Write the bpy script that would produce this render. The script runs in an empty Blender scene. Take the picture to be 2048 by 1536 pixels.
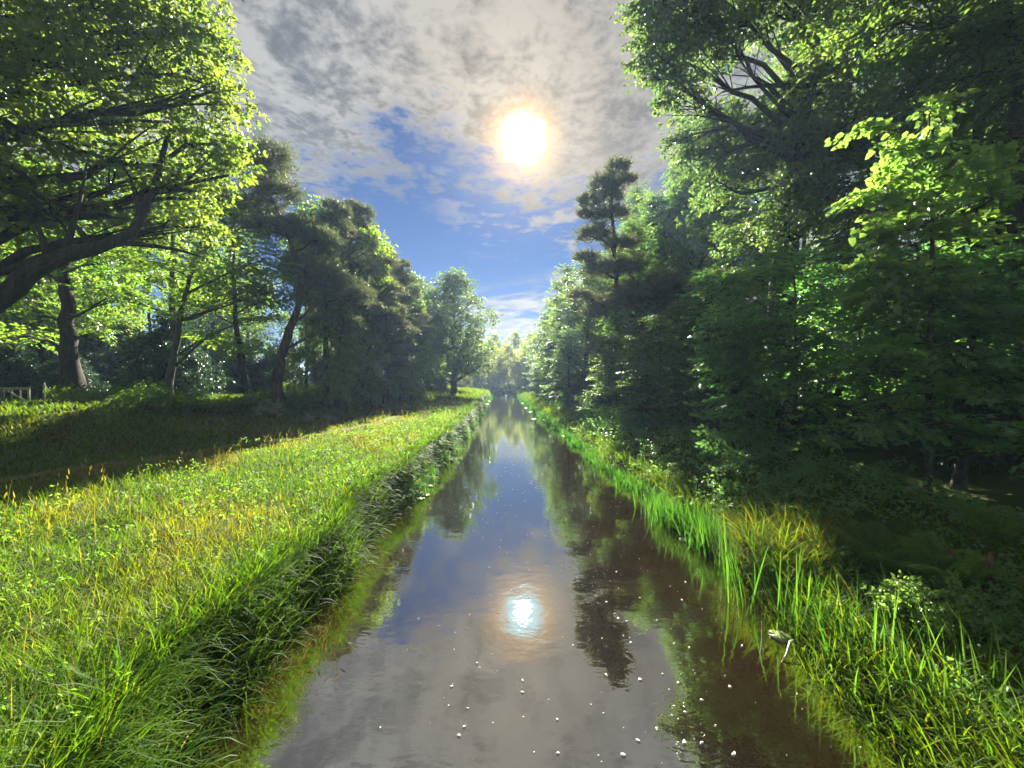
import bpy, math, random
import numpy as np
from mathutils import Vector

# ------------------------------------------------------------------ camera, sky, sun, exposure
scene = bpy.context.scene
COL = scene.collection
F = 760.0                       # focal length in photo pixels (2048 wide)
CAMZ = 3.2                      # metres above the water (standing on a bridge)
SUN_AZ = math.radians(1.6)      # clockwise from +Y
SUN_EL = math.radians(31.8)

cam_d = bpy.data.cameras.new('camera')
cam_d.sensor_width = 36.0
cam_d.lens = F / 2048 * 36.0
cam_d.clip_start = 0.05
cam_d.clip_end = 3000
cam = bpy.data.objects.new('camera', cam_d)
cam.location = (0, 0, CAMZ)
cam.rotation_euler = (math.radians(90 - 0.8), 0, 0)
COL.objects.link(cam)
scene.camera = cam

scene.view_settings.view_transform = 'Standard'
scene.view_settings.look = 'None'
scene.view_settings.exposure = 2.6
scene.view_settings.gamma = 1.0
scene.view_settings.use_curve_mapping = False

cy = scene.cycles
cy.max_bounces = 10
cy.diffuse_bounces = 8
cy.glossy_bounces = 3
cy.transmission_bounces = 3
cy.transparent_max_bounces = 4
cy.use_denoising = True
cy.caustics_reflective = False
cy.caustics_refractive = False
cy.sample_clamp_indirect = 6.0
cy.volume_bounces = 0


class NT:
    """tiny helper for wiring shader nodes"""
    def __init__(s, tree):
        s.t = tree
        s.n = tree.nodes
        s.l = tree.links

    def node(s, typ, ins=None, **props):
        nd = s.n.new(typ)
        for k, v in props.items():
            setattr(nd, k, v)
        for k, v in (ins or {}).items():
            sock = nd.inputs[k]
            if hasattr(v, 'is_output'):
                s.l.new(v, sock)
            else:
                sock.default_value = v
        return nd

    def m(s, op, a, b=0.0, c=0.0, clamp=False):
        nd = s.n.new('ShaderNodeMath')
        nd.operation = op
        nd.use_clamp = clamp
        for i, v in enumerate((a, b, c)):
            if hasattr(v, 'is_output'):
                s.l.new(v, nd.inputs[i])
            else:
                nd.inputs[i].default_value = v
        return nd.outputs[0]

    def vm(s, op, a, b=(0, 0, 0), out=0):
        nd = s.n.new('ShaderNodeVectorMath')
        nd.operation = op
        for i, v in enumerate((a, b)):
            if hasattr(v, 'is_output'):
                s.l.new(v, nd.inputs[i])
            else:
                nd.inputs[i].default_value = v
        return nd.outputs[out]

    def smooth(s, x, a, b, lo=0.0, hi=1.0):
        nd = s.n.new('ShaderNodeMapRange')
        nd.interpolation_type = 'SMOOTHSTEP'
        s.l.new(x, nd.inputs[0])
        for i, v in enumerate((a, b, lo, hi)):
            nd.inputs[i + 1].default_value = v
        return nd.outputs[0]

    def mix(s, f, a, b, blend='MIX'):
        nd = s.n.new('ShaderNodeMix')
        nd.data_type = 'RGBA'
        nd.blend_type = blend
        for sock, v in ((nd.inputs[0], f), (nd.inputs[6], a), (nd.inputs[7], b)):
            if hasattr(v, 'is_output'):
                s.l.new(v, sock)
            else:
                sock.default_value = v if not isinstance(v, tuple) or len(v) == 4 else (*v, 1)
        return nd.outputs[2]

    def noise(s, vec, scale, detail=4.0, rough=0.5, dist=0.0, w=None):
        nd = s.n.new('ShaderNodeTexNoise')
        s.l.new(vec, nd.inputs['Vector'])
        nd.inputs['Scale'].default_value = scale
        nd.inputs['Detail'].default_value = detail
        nd.inputs['Roughness'].default_value = rough
        nd.inputs['Distortion'].default_value = dist
        return nd.outputs[0]


def build_world():
    w = bpy.data.worlds.new('World')
    scene.world = w
    w.use_nodes = True
    T = NT(w.node_tree)
    T.n.clear()
    sky = T.node('ShaderNodeTexSky', sky_type='NISHITA', sun_disc=False, sun_elevation=SUN_EL,
                 sun_rotation=SUN_AZ, air_density=1.0, dust_density=0.0, ozone_density=6.0, altitude=300)
    tc = T.node('ShaderNodeTexCoord')
    d = T.vm('NORMALIZE', tc.outputs['Generated'])
    sep = T.node('ShaderNodeSeparateXYZ', {0: d})
    z = T.m('MAXIMUM', sep.outputs[2], 0.04)
    px = T.m('DIVIDE', sep.outputs[0], z)
    py = T.m('DIVIDE', sep.outputs[1], z)
    p = T.node('ShaderNodeCombineXYZ', {0: px, 1: py, 2: 0.37}).outputs[0]
    # blue sky, a deeper blue than the raw model
    blue = T.mix(1.0, sky.outputs[0], (0.60, 0.71, 0.93, 1), 'MULTIPLY')
    skyc = T.vm('SCALE', blue)
    skyc.node.inputs[3].default_value = 0.031
    # high mottled cloud deck (altocumulus) that thins out ahead, seen on a flat ceiling
    n_big = T.noise(T.vm('ADD', p, (3.1, 0.4, 0)), 0.8, 2, 0.5, 0.2)
    warp = T.node('ShaderNodeTexNoise', {'Vector': p, 'Scale': 2.2, 'Detail': 3.0})
    pw = T.vm('ADD', p, T.vm('MULTIPLY', T.vm('SUBTRACT', warp.outputs['Color'], (.5, .5, .5)), (.16, .16, .1)))
    n_mid = T.noise(pw, 3.6, 4, 0.5, 0.0)
    n_fine = T.noise(pw, 11.0, 5, 0.55, 0.0)
    n_xf = T.noise(pw, 30.0, 3, 0.55, 0.0)
    edge = T.m('ADD', py, T.m('MULTIPLY', T.m('SUBTRACT', n_big, 0.5), 1.5))
    edge = T.m('ADD', edge, T.m('MULTIPLY', T.m('SUBTRACT', n_mid, 0.5), 1.5))
    edge = T.m('ADD', edge, T.m('MULTIPLY', T.m('SUBTRACT', n_fine, 0.5), 0.9))
    edge = T.m('ADD', edge, T.m('MULTIPLY', T.m('SUBTRACT', n_xf, 0.5), 0.35))
    edge = T.m('SUBTRACT', edge, T.m('MULTIPLY', T.smooth(px, -0.5, -1.3), 0.15))
    edge = T.m('SUBTRACT', edge, T.m('MULTIPLY', T.smooth(px, -0.25, 0.25), 0.12))
    deck = T.smooth(edge, 1.98, 1.52)
    # loose flakes below the deck edge
    fl = T.m('ADD', T.m('MULTIPLY', n_mid, 0.7), T.m('MULTIPLY', n_fine, 0.35))
    band = T.m('MULTIPLY', T.smooth(py, 1.5, 2.0), T.smooth(py, 3.5, 2.7))
    flakes = T.m('MULTIPLY', T.smooth(fl, 0.53, 0.68), band)
    flakes = T.m('MULTIPLY', flakes, T.smooth(px, -0.7, 0.1))
    # smooth lens shaped bank low over the trees
    pl = T.vm('MULTIPLY', p, (0.55, 0.4, 1.0))
    n_low = T.noise(pl, 1.6, 5, 0.6, 0.5)
    lowb = T.m('MULTIPLY', T.smooth(T.m('ADD', py, T.m('MULTIPLY', px, .9)), 3.7, 4.3), T.smooth(py, 10.5, 8.0))
    low = T.m('MULTIPLY', T.smooth(n_low, 0.34, 0.5), lowb)
    cover = T.m('MAXIMUM', T.m('MAXIMUM', deck, T.m('MULTIPLY', flakes, 0.85)), T.m('MULTIPLY', low, 0.95), clamp=True)
    # angle to the sun
    sd = (math.sin(SUN_AZ) * math.cos(SUN_EL), math.cos(SUN_AZ) * math.cos(SUN_EL), math.sin(SUN_EL))
    dot = T.vm('DOT_PRODUCT', d, sd, out=1)
    ang = T.m('MULTIPLY', T.m('ARCCOSINE', T.m('MINIMUM', dot, 0.999999)), 180 / math.pi)
    # cloud brightness: thin / thick mottling, warmer towards the sun
    tone = T.m('ADD', T.m('MULTIPLY', n_mid, 0.55), T.m('MULTIPLY', n_fine, 0.5))
    tone = T.m('ADD', tone, T.m('MULTIPLY', n_xf, 0.34))
    tone = T.smooth(tone, 0.52, 0.80)
    tone = T.m('MULTIPLY', tone, T.smooth(n_big, .2, .6, .65, 1.0))
    tone = T.m('MAXIMUM', tone, T.m('MULTIPLY', T.smooth(py, 1.3, 1.9), T.m('ADD', .25, T.m('MULTIPLY', tone, .7))))
    cool = T.mix(tone, (0.072, 0.076, 0.083), (0.225, 0.222, 0.212))
    warm = T.mix(tone, (0.100, 0.088, 0.074), (0.255, 0.222, 0.18))
    ccol = T.mix(T.smooth(ang, 28, 6), cool, warm)
    ccol = T.mix(T.m('MULTIPLY', low, 0.9), ccol, T.mix(T.smooth(T.noise(pl, 5.0, 4, .6, .4), 0.3, 0.65), (0.17, 0.18, 0.19), (0.33, 0.31, 0.27)))
    col = T.mix(cover, skyc, ccol)
    # aureole of the sun shining through thin cloud: white core, cyan veil, orange corona
    wob = T.m('ADD', ang, T.m('MULTIPLY', T.m('SUBTRACT', n_fine, 0.5), 2.6))
    wob = T.m('ADD', wob, T.m('MULTIPLY', T.m('SUBTRACT', n_mid, 0.5), 2.0))
    veil = T.smooth(wob, 3.4, 1.2)
    core = T.smooth(ang, 1.3, 0.4)
    ring = T.m('MULTIPLY', T.m('POWER', T.smooth(wob, 7.0, 2.8), 2.0), T.smooth(wob, 1.8, 3.0))
    add = T.mix(veil, (0, 0, 0, 1), (0.36, 0.62, 0.70, 1))
    add = T.mix(1.0, add, T.mix(ring, (0, 0, 0, 1), (0.24, 0.115, 0.015, 1)), 'ADD')
    add = T.mix(1.0, add, T.mix(core, (0, 0, 0, 1), (7, 7, 6.6, 1)), 'ADD')
    glow = T.m('MULTIPLY', T.m('POWER', T.smooth(ang, 24, 1), 3.0), 0.13)
    gl = T.mix(glow, (0, 0, 0, 1), (1.0, 0.84, 0.6, 1))
    col = T.mix(1.0, col, add, 'ADD')
    col = T.mix(1.0, col, gl, 'ADD')
    col = T.vm('SCALE', col)
    col.node.inputs[3].default_value = 4.0
    bg = T.node('ShaderNodeBackground', {0: col, 1: 0.1})
    out = T.node('ShaderNodeOutputWorld', {0: bg.outputs[0]})


build_world()

sun_d = bpy.data.lights.new('sun', 'SUN')
sun_d.energy = 5.0
sun_d.angle = math.radians(0.6)
sun_d.color = (1.0, 0.93, 0.78)
sun = bpy.data.objects.new('sun', sun_d)
sun.rotation_euler = Vector((-math.sin(SUN_AZ) * math.cos(SUN_EL), -math.cos(SUN_AZ) * math.cos(SUN_EL), -math.sin(SUN_EL))).to_track_quat('-Z', 'Y').to_euler()
sun.location = (0, 0, 60)
COL.objects.link(sun)


# ------------------------------------------------------------------ helpers
def W(u, v, d):
    """photo pixel and distance ahead -> a place in the world"""
    return np.array([(u - 1024) / F * d, d, CAMZ - (v - 757) / F * d])


def nrm(a):
    return a / np.maximum(np.linalg.norm(a, axis=-1, keepdims=True), 1e-9)


class Acc:
    def __init__(s):
        s.v, s.f3, s.f4, s.n, s.att = [], [], [], 0, []

    def add(s, v, f3=None, f4=None, att=None):
        v = np.asarray(v, float).reshape(-1, 3)
        if f3 is not None and len(f3):
            s.f3.append(np.asarray(f3) + s.n)
        if f4 is not None and len(f4):
            s.f4.append(np.asarray(f4) + s.n)
        s.v.append(v)
        if att is not None:
            s.att.append(np.broadcast_to(att, (len(v),)).astype(np.float32))
        s.n += len(v)

    def mesh(s, name, mat, smooth=False):
        v = np.concatenate(s.v) if s.v else np.zeros((0, 3))
        f3 = np.concatenate(s.f3) if s.f3 else np.zeros((0, 3), int)
        f4 = np.concatenate(s.f4) if s.f4 else np.zeros((0, 4), int)
        me = bpy.data.meshes.new(name)
        me.vertices.add(len(v))
        me.vertices.foreach_set('co', v.astype(np.float32).ravel())
        nl = len(f3) * 3 + len(f4) * 4
        me.loops.add(nl)
        me.loops.foreach_set('vertex_index', np.concatenate([f3.ravel(), f4.ravel()]).astype(np.int32))
        me.polygons.add(len(f3) + len(f4))
        starts = np.concatenate([np.arange(len(f3)) * 3, len(f3) * 3 + np.arange(len(f4)) * 4]).astype(np.int32)
        me.polygons.foreach_set('loop_start', starts)
        me.update(calc_edges=True)
        if s.att:
            at = me.attributes.new('tint', 'FLOAT', 'POINT')
            at.data.foreach_set('value', np.concatenate(s.att))
        if smooth:
            me.polygons.foreach_set('use_smooth', np.ones(len(me.polygons), bool))
        me.materials.append(mat)
        return me


def obj(name, me, parent=None, **props):
    o = bpy.data.objects.new(name, me)
    COL.objects.link(o)
    if parent is not None:
        o.parent = parent
    for k, v in props.items():
        o[k] = v
    return o


def thing(name, label, cat, loc=(0, 0, 0), rz=0.0, sc=1.0, group=None):
    o = bpy.data.objects.new(name, None)
    o.empty_display_size = 0.2
    COL.objects.link(o)
    o.location = loc
    o.rotation_euler = (0, 0, rz)
    o.scale = (sc, sc, sc) if np.isscalar(sc) else sc
    o['label'] = label
    o['category'] = cat
    if group:
        o['group'] = group
    return o


def copy_thing(root, label, loc, rz=0.0, sc=1.0, group=None):
    r = root.copy()
    COL.objects.link(r)
    r.location = loc
    r.rotation_euler = (0, 0, rz)
    r.scale = (sc, sc, sc) if np.isscalar(sc) else sc
    r['label'] = label
    if 'group' in r:
        del r['group']
    if group:
        r['group'] = group
    for ch in list(root.children):
        c = ch.copy()
        COL.objects.link(c)
        c.parent = r
        for g in list(ch.children):
            e = g.copy()
            COL.objects.link(e)
            e.parent = c
    return r


def tube(acc, pts, rad, n=7):
    pts = np.asarray(pts, float)
    rad = np.broadcast_to(rad, (len(pts),))
    t = np.gradient(pts, axis=0)
    t = nrm(t)
    ref = np.array([0.31, 0.21, 0.93]) if abs(t[:, 2]).mean() < 0.8 else np.array([1.0, 0.13, 0.0])
    a = nrm(np.cross(t, ref))
    b = np.cross(t, a)
    th = np.arange(n) / n * 2 * np.pi
    v = pts[:, None] + rad[:, None, None] * (np.cos(th)[None, :, None] * a[:, None] + np.sin(th)[None, :, None] * b[:, None])
    k = len(pts)
    i = np.arange(k - 1)[:, None] * n
    j = np.arange(n)[None]
    j2 = (j + 1) % n
    f = np.stack([i + j, i + j2, i + n + j2, i + n + j], -1).reshape(-1, 4)
    acc.add(v.reshape(-1, 3), f4=f)


def bez(p0, p1, p2, n=7):
    t = np.linspace(0, 1, n)[:, None]
    return (1 - t) ** 2 * p0 + 2 * t * (1 - t) * p1 + t * t * p2


def add_leaves(acc, base, dirn, nor, ln, wd, fold=0.25, segs=1):
    """leaves: diamond blades folded along the midrib"""
    M = len(base)
    dirn = nrm(dirn)
    nor = nrm(nor - dirn * (nor * dirn).sum(-1, keepdims=True))
    side = np.cross(dirn, nor)
    ln = np.broadcast_to(ln, (M,))[:, None]
    wd = np.broadcast_to(wd, (M,))[:, None]
    if segs == 1:
        m = base + dirn * ln * 0.45
        r = m + side * wd * 0.5 + nor * wd * fold
        l = m - side * wd * 0.5 + nor * wd * fold
        tip = base + dirn * ln - nor * ln * 0.08
        v = np.stack([base, r, tip, l], 1)
        i = np.arange(M)[:, None] * 4
        f = np.concatenate([i + np.array([[0, 1, 2]]), i + np.array([[0, 2, 3]])])
    else:
        m1 = base + dirn * ln * 0.28
        m2 = base + dirn * ln * 0.65
        r1 = m1 + side * wd * 0.46 + nor * wd * fold
        l1 = m1 - side * wd * 0.46 + nor * wd * fold
        r2 = m2 + side * wd * 0.42 + nor * wd * fold * 0.6 - nor * ln * .04
        l2 = m2 - side * wd * 0.42 + nor * wd * fold * 0.6 - nor * ln * .04
        tip = base + dirn * ln - nor * ln * 0.12
        mid = (m1 + m2) / 2
        v = np.stack([base, r1, r2, tip, l2, l1, mid], 1)
        i = np.arange(M)[:, None] * 7
        f = np.concatenate([i + np.array([q]) for q in ([0, 1, 6], [1, 2, 6], [2, 3, 6], [3, 4, 6], [4, 5, 6], [5, 0, 6])])
    acc.add(v.reshape(-1, 3), f3=f)


def spray_leaves(acc, rng, c, a, per, L, ll, lw, rand=0.5, droop=0.15, up=0.6, segs=1, fold=0.25, spread=0.35):
    """c, a: spray centres and axes; 'per' leaves on each"""
    N = len(c)
    if N == 0:
        return
    c = np.repeat(c, per, 0)
    a = np.repeat(nrm(a), per, 0)
    M = len(c)
    u = nrm(np.array([0, 0, 1.0]) + rng.normal(0, 0.45, (N, 3)))
    u = np.repeat(u, per, 0)
    s = nrm(np.cross(a, u))
    n = np.cross(s, a)
    t = rng.uniform(-.5, .5, (M, 1))
    sg = rng.choice([-1.0, 1.0], (M, 1))
    base = c + a * t * L + s * sg * rng.uniform(0, spread, (M, 1)) * L * (0.75 - np.abs(t)) + n * rng.normal(0, 0.06, (M, 1)) * L
    dirn = a * 0.5 + s * sg * 0.8 + rng.normal(0, rand, (M, 3))
    dirn[:, 2] -= droop
    nor = n * 0.5 + np.array([0, 0, up]) + rng.normal(0, rand, (M, 3))
    k = rng.uniform(0.65, 1.25, M)
    add_leaves(acc, base, dirn, nor, ll * k, lw * k, fold, segs)


def sphere_dirs(rng, n, low=-0.75):
    z = rng.uniform(low, 1, n)
    th = rng.uniform(0, 2 * np.pi, n)
    r = np.sqrt(1 - z * z)
    return np.stack([r * np.cos(th), r * np.sin(th), z], -1)


def crown_leaves(acc, rng, lobes, n_leaves, ll, lw=None, per=14, L=None, rand=0.5, droop=0.2, flat=0.0, segs=1, low=-0.75, shell=0.55, spread=0.35):
    lobes = np.asarray(lobes, float)
    lw = lw or ll * 0.6
    L = L or ll * 4.5
    wgt = (lobes[:, 3] * lobes[:, 4] * lobes[:, 5]) ** (2 / 3)
    cnt = np.maximum(3, (n_leaves / per * wgt / wgt.sum()).astype(int))
    C, A = [], []
    for lb, k in zip(lobes, cnt):
        d = sphere_dirs(rng, k, low)
        r = shell + (1.05 - shell) * rng.uniform(0, 1, (k, 1)) ** 0.6
        # uneven outline
        bump = 1 + 0.16 * np.sin(d[:, :1] * 5.1 + lb[0] * 3) * np.sin(d[:, 1:2] * 4.3 + lb[1]) + 0.12 * np.sin(d[:, 2:3] * 7 + lb[2] * 2)
        C.append(lb[:3] + d * lb[3:6] * r * bump)
        ax = d * np.array([1, 1, 1 - flat]) + rng.normal(0, 0.45, (k, 3)) * np.array([1, 1, 1 - 0.8 * flat])
        ax[:, 2] -= droop
        A.append(ax)
    C = np.concatenate(C)
    A = np.concatenate(A)
    spray_leaves(acc, rng, C, A, per, L, ll, lw, rand, droop, segs=segs, spread=spread)
    return C, A


def bough_leaves(acc, rng, lobes, n_leaves, ll, lw, blen=1.0, low=-.6, shell=.3, droop=.12, segs=1, twigs=6, per=8, tilt=.30):
    """flat layered boughs: an axis with side twigs in one plane, leaves in two ranks along each twig"""
    lobes = np.asarray(lobes, float)
    wgt = (lobes[:, 3] * lobes[:, 4] * lobes[:, 5]) ** (2 / 3)
    nb = n_leaves / (twigs * per)
    cnt = np.maximum(2, np.round(nb * wgt / wgt.sum())).astype(int)
    C, A = [], []
    for lb, k in zip(lobes, cnt):
        d = sphere_dirs(rng, k, low)
        q = shell + (1.0 - shell) * rng.uniform(0, 1, (k, 1)) ** .55
        C.append(lb[:3] + d * lb[3:6] * q)
        ax = d * np.array([1, 1, .35]) + rng.normal(0, .35, (k, 3)) * np.array([1, 1, .4])
        ax[:, 2] -= droop
        A.append(ax)
    C, A = np.concatenate(C), nrm(np.concatenate(A))
    N = len(C)
    up = nrm(np.array([0, 0, 1.0]) + rng.normal(0, tilt, (N, 3)))
    S = nrm(np.cross(A, up))
    U = np.cross(S, A)
    L = blen * rng.uniform(.6, 1.3, N)
    rep = twigs
    tpos = (np.tile(np.arange(twigs), N) + rng.uniform(0, .6, N * twigs)) / twigs          # 0 base .. 1 tip
    sg = np.tile(np.where(np.arange(twigs) % 2 == 0, 1.0, -1.0), N)[:, None]
    c, a, sd, u, l = (np.repeat(q, rep, 0) for q in (C, A, S, U, L[:, None]))
    tb = c + a * (tpos[:, None] - .5) * l - u * (l * .12 * tpos[:, None] ** 2)
    td = nrm(a * (.55 + .5 * tpos[:, None]) + sd * sg * (.95 - .5 * tpos[:, None]) + rng.normal(0, .12, tb.shape))
    tl = l * (.55 - .25 * tpos[:, None]) * rng.uniform(.7, 1.2, (len(tb), 1))
    M = len(tb)
    b, d, uu, t_l = (np.repeat(q, per, 0) for q in (tb, td, u, tl))
    k = np.tile((np.arange(per) + .5) / per, M)[:, None]
    s2 = np.tile(np.where(np.arange(per) % 2 == 0, 1.0, -1.0), M)[:, None]
    side = nrm(np.cross(d, uu))
    base_ = b + d * t_l * k + rng.normal(0, .012, b.shape) - uu * (t_l * .10 * k ** 2)
    ld = d * .75 + side * s2 * .8 + rng.normal(0, .22, b.shape)
    ld[:, 2] -= .22
    ln = uu + rng.normal(0, .33, b.shape)
    kk = rng.uniform(.65, 1.2, len(b))
    add_leaves(acc, base_, ld, ln, ll * kk, lw * kk, .16, segs)
    return C, A, L, U


def crown_needles(acc, rng, lobes, tufts, ln, wd, per=12):
    lobes = np.asarray(lobes, float)
    wgt = lobes[:, 3] * lobes[:, 4]
    cnt = np.maximum(3, (tufts * wgt / wgt.sum()).astype(int))
    for lb, k in zip(lobes, cnt):
        d = sphere_dirs(rng, k, -0.55)
        r = 0.35 + 0.68 * rng.uniform(0, 1, (k, 1)) ** 0.6
        bump = 1 + .22 * np.sin(d[:, :1] * 6.1 + lb[0] * 3) * np.sin(d[:, 1:2] * 5.3 + lb[1]) + .18 * np.sin(d[:, 2:3] * 9 + lb[2] * 2)
        r = r * np.where(rng.uniform(0, 1, (k, 1)) < .14, 1.3, 1.0)
        c = lb[:3] + d * lb[3:6] * r * bump
        ax = nrm(d * np.array([1, 1, .5]) + rng.normal(0, .35, (k, 3)) + np.array([0, 0, .45]))
        c = np.repeat(c, per, 0)
        ax = np.repeat(ax, per, 0)
        M = len(c)
        dd = nrm(ax * 0.9 + rng.normal(0, .55, (M, 3)))
        base = c + ax * rng.uniform(-.5, .5, (M, 1)) * ln * 1.3
        sd = nrm(np.cross(dd, rng.normal(0, 1, (M, 3)))) * wd * .5
        l = ln * rng.uniform(.7, 1.25, (M, 1))
        v = np.stack([base - sd, base + sd, base + dd * l], 1)
        acc.add(v.reshape(-1, 3), f3=np.arange(M)[:, None] * 3 + np.array([[0, 1, 2]]))


def wood(acc, rng, trunk, tr, lobes, sub=5, limb=0.36, zmin=0.15, zmax=0.97, min_r=0.012, nside=9):
    """trunk polyline with root flare, limbs to each lobe, branches into it"""
    trunk = np.asarray(trunk, float)
    s = np.linspace(0, 1, len(trunk))
    ss = np.linspace(0, 1, max(10, len(trunk) * 4))
    pts = np.stack([np.interp(ss, s, trunk[:, k]) for k in range(3)], -1)
    for _ in range(2):
        pts[1:-1] = (pts[:-2] + 2 * pts[1:-1] + pts[2:]) / 4
    pts[1:-1, :2] += rng.normal(0, tr * 0.10, (len(pts) - 2, 2))
    rad = tr * (1 - 0.82 * ss) + tr * 0.45 * np.exp(-ss * 22)
    tube(acc, pts, rad, nside)
    for lb in lobes:
        c = np.asarray(lb[:3], float)
        R = np.asarray(lb[3:6], float)
        h = np.linalg.norm(pts[:, :2] - c[:2], axis=1)
        want = c[2] - 0.55 * h
        idx = np.argmin(np.abs(pts[:, 2] - want) + 0.15 * h)
        idx = int(np.clip(idx, zmin * (len(pts) - 1), zmax * (len(pts) - 1)))
        p0 = pts[idx]
        dist = np.linalg.norm(c - p0)
        mid = (p0 + c) / 2 + np.array([0, 0, 0.10 * dist]) + rng.normal(0, 0.08, 3) * dist
        path = bez(p0, mid, c + rng.normal(0, .15, 3) * R, 7)
        path[1:-1] += rng.normal(0, 0.02, (5, 3)) * dist
        r0 = min(rad[idx] * 0.75, tr * limb * (0.5 + 0.08 * dist))
        tube(acc, path, np.linspace(r0, max(min_r * 1.6, r0 * .25), 7), 6)
        for d in sphere_dirs(rng, sub, -0.5):
            t0 = rng.uniform(.45, 1.0)
            q0 = path[int(t0 * 6)]
            q1 = c + d * R * rng.uniform(.7, .98)
            m2 = (q0 + q1) / 2 + rng.normal(0, .1, 3) * R + np.array([0, 0, .05])
            tube(acc, bez(q0, m2, q1, 5), np.linspace(max(min_r, r0 * .28), min_r * .5, 5), 4)


def auto_lobes(rng, H, zb, R, n, prof='round', lob=0.38, flat=0.72):
    out = []
    for i in range(n):
        t = (i + rng.uniform(0.2, .8)) / n
        z = zb + (H - zb) * t
        if prof == 'round':
            e = (np.clip(1 - (2 * t - 0.9) ** 2, 0.08, 1)) ** 0.5
        elif prof == 'skirt':
            e = 1.0 if t < .45 else max(.12, 1 - ((t - .45) / .55) ** 1.6)
        elif prof == 'pine':
            e = (0.45 + 0.55 * np.sin(np.pi * min(1, t * .9 + .15))) if t < .85 else .4
        else:
            e = max(.15, 1 - t)
        a = i * 2.39996 + rng.uniform(-.5, .5)
        r = R * lob * rng.uniform(.75, 1.2) * (0.55 + .45 * e)
        rho = max(0, R * e - r * .7) * rng.uniform(.55, 1.05)
        out.append((rho * np.cos(a), rho * np.sin(a), z - r * .2, r, r, r * flat))
    return out


# ------------------------------------------------------------------ materials
def leaf_mat(name, c1, c2, t1, t2, trans=0.45, rough=0.42, spec=0.35):
    m = bpy.data.materials.new(name)
    m.use_nodes = True
    T = NT(m.node_tree)
    T.n.clear()
    g = T.node('ShaderNodeNewGeometry')
    rnd = g.outputs['Random Per Island']
    oi = T.node('ShaderNodeObjectInfo')
    big = T.noise(g.outputs['Position'], 0.55, 3, .6)
    f = T.m('ADD', T.m('MULTIPLY', rnd, 0.65), T.m('MULTIPLY', T.smooth(big, .3, .7), 0.35))
    f = T.m('ADD', f, T.m('MULTIPLY', T.m('SUBTRACT', oi.outputs['Random'], .5), 0.3), clamp=True)
    col = T.mix(f, c1, c2)
    tcol = T.mix(f, t1, t2)
    p = T.node('ShaderNodeBsdfPrincipled', {'Base Color': col, 'Roughness': rough, 'Specular IOR Level': spec})
    tr = T.node('ShaderNodeBsdfTranslucent', {0: tcol})
    mx = T.node('ShaderNodeMixShader', {0: trans, 1: p.outputs[0], 2: tr.outputs[0]})
    T.node('ShaderNodeOutputMaterial', {0: mx.outputs[0]})
    return m


def blade_mat(name, stops, tscale=(1.6, 1.5, .8), trans=0.45, rough=.4, spec=.4):
    """grass: colour by each blade's own tint (fresh - yellow - straw)"""
    m = bpy.data.materials.new(name)
    m.use_nodes = True
    T = NT(m.node_tree)
    T.n.clear()
    at = T.node('ShaderNodeAttribute', attribute_name='tint')
    r = T.node('ShaderNodeValToRGB', {0: at.outputs['Fac']})
    el = r.color_ramp.elements
    el[0].position, el[0].color = stops[0][0], (*stops[0][1], 1)
    el[1].position, el[1].color = stops[-1][0], (*stops[-1][1], 1)
    for q, c in stops[1:-1]:
        e = el.new(q)
        e.color = (*c, 1)
    tc = T.mix(1.0, r.outputs[0], (*tscale, 1), 'MULTIPLY')
    p = T.node('ShaderNodeBsdfPrincipled', {'Base Color': r.outputs[0], 'Roughness': rough, 'Specular IOR Level': spec})
    tr = T.node('ShaderNodeBsdfTranslucent', {0: tc})
    mx = T.node('ShaderNodeMixShader', {0: trans, 1: p.outputs[0], 2: tr.outputs[0]})
    T.node('ShaderNodeOutputMaterial', {0: mx.outputs[0]})
    return m


def bark_mat(name, c1, c2, scale=9.0, stretch=0.22, rough=.9):
    m = bpy.data.materials.new(name)
    m.use_nodes = True
    T = NT(m.node_tree)
    T.n.clear()
    tc = T.node('ShaderNodeTexCoord')
    v = T.vm('MULTIPLY', tc.outputs['Object'], (1, 1, stretch))
    n1 = T.noise(v, scale, 6, .65, .6)
    n2 = T.noise(tc.outputs['Object'], 1.3, 3, .5)
    col = T.mix(T.smooth(n1, .35, .68), c1, c2)
    col = T.mix(T.m('MULTIPLY', T.smooth(n2, .5, .7), .45), col, (0.05, 0.07, 0.03, 1))
    bp = T.node('ShaderNodeBump', {'Strength': .8, 'Distance': .03, 'Height': n1})
    p = T.node('ShaderNodeBsdfPrincipled', {'Base Color': col, 'Roughness': rough, 'Specular IOR Level': .2, 'Normal': bp.outputs[0]})
    T.node('ShaderNodeOutputMaterial', {0: p.outputs[0]})
    return m


def plain_mat(name, c1, c2, scale=6.0, rough=.8, spec=.2, bump=0.0):
    m = bpy.data.materials.new(name)
    m.use_nodes = True
    T = NT(m.node_tree)
    T.n.clear()
    tc = T.node('ShaderNodeTexCoord')
    n1 = T.noise(tc.outputs['Object'], scale, 6, .6)
    col = T.mix(T.smooth(n1, .35, .65), c1, c2)
    ins = {'Base Color': col, 'Roughness': rough, 'Specular IOR Level': spec}
    if bump:
        ins['Normal'] = T.node('ShaderNodeBump', {'Strength': bump, 'Distance': .05, 'Height': n1}).outputs[0]
    p = T.node('ShaderNodeBsdfPrincipled', ins)
    T.node('ShaderNodeOutputMaterial', {0: p.outputs[0]})
    return m


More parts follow.
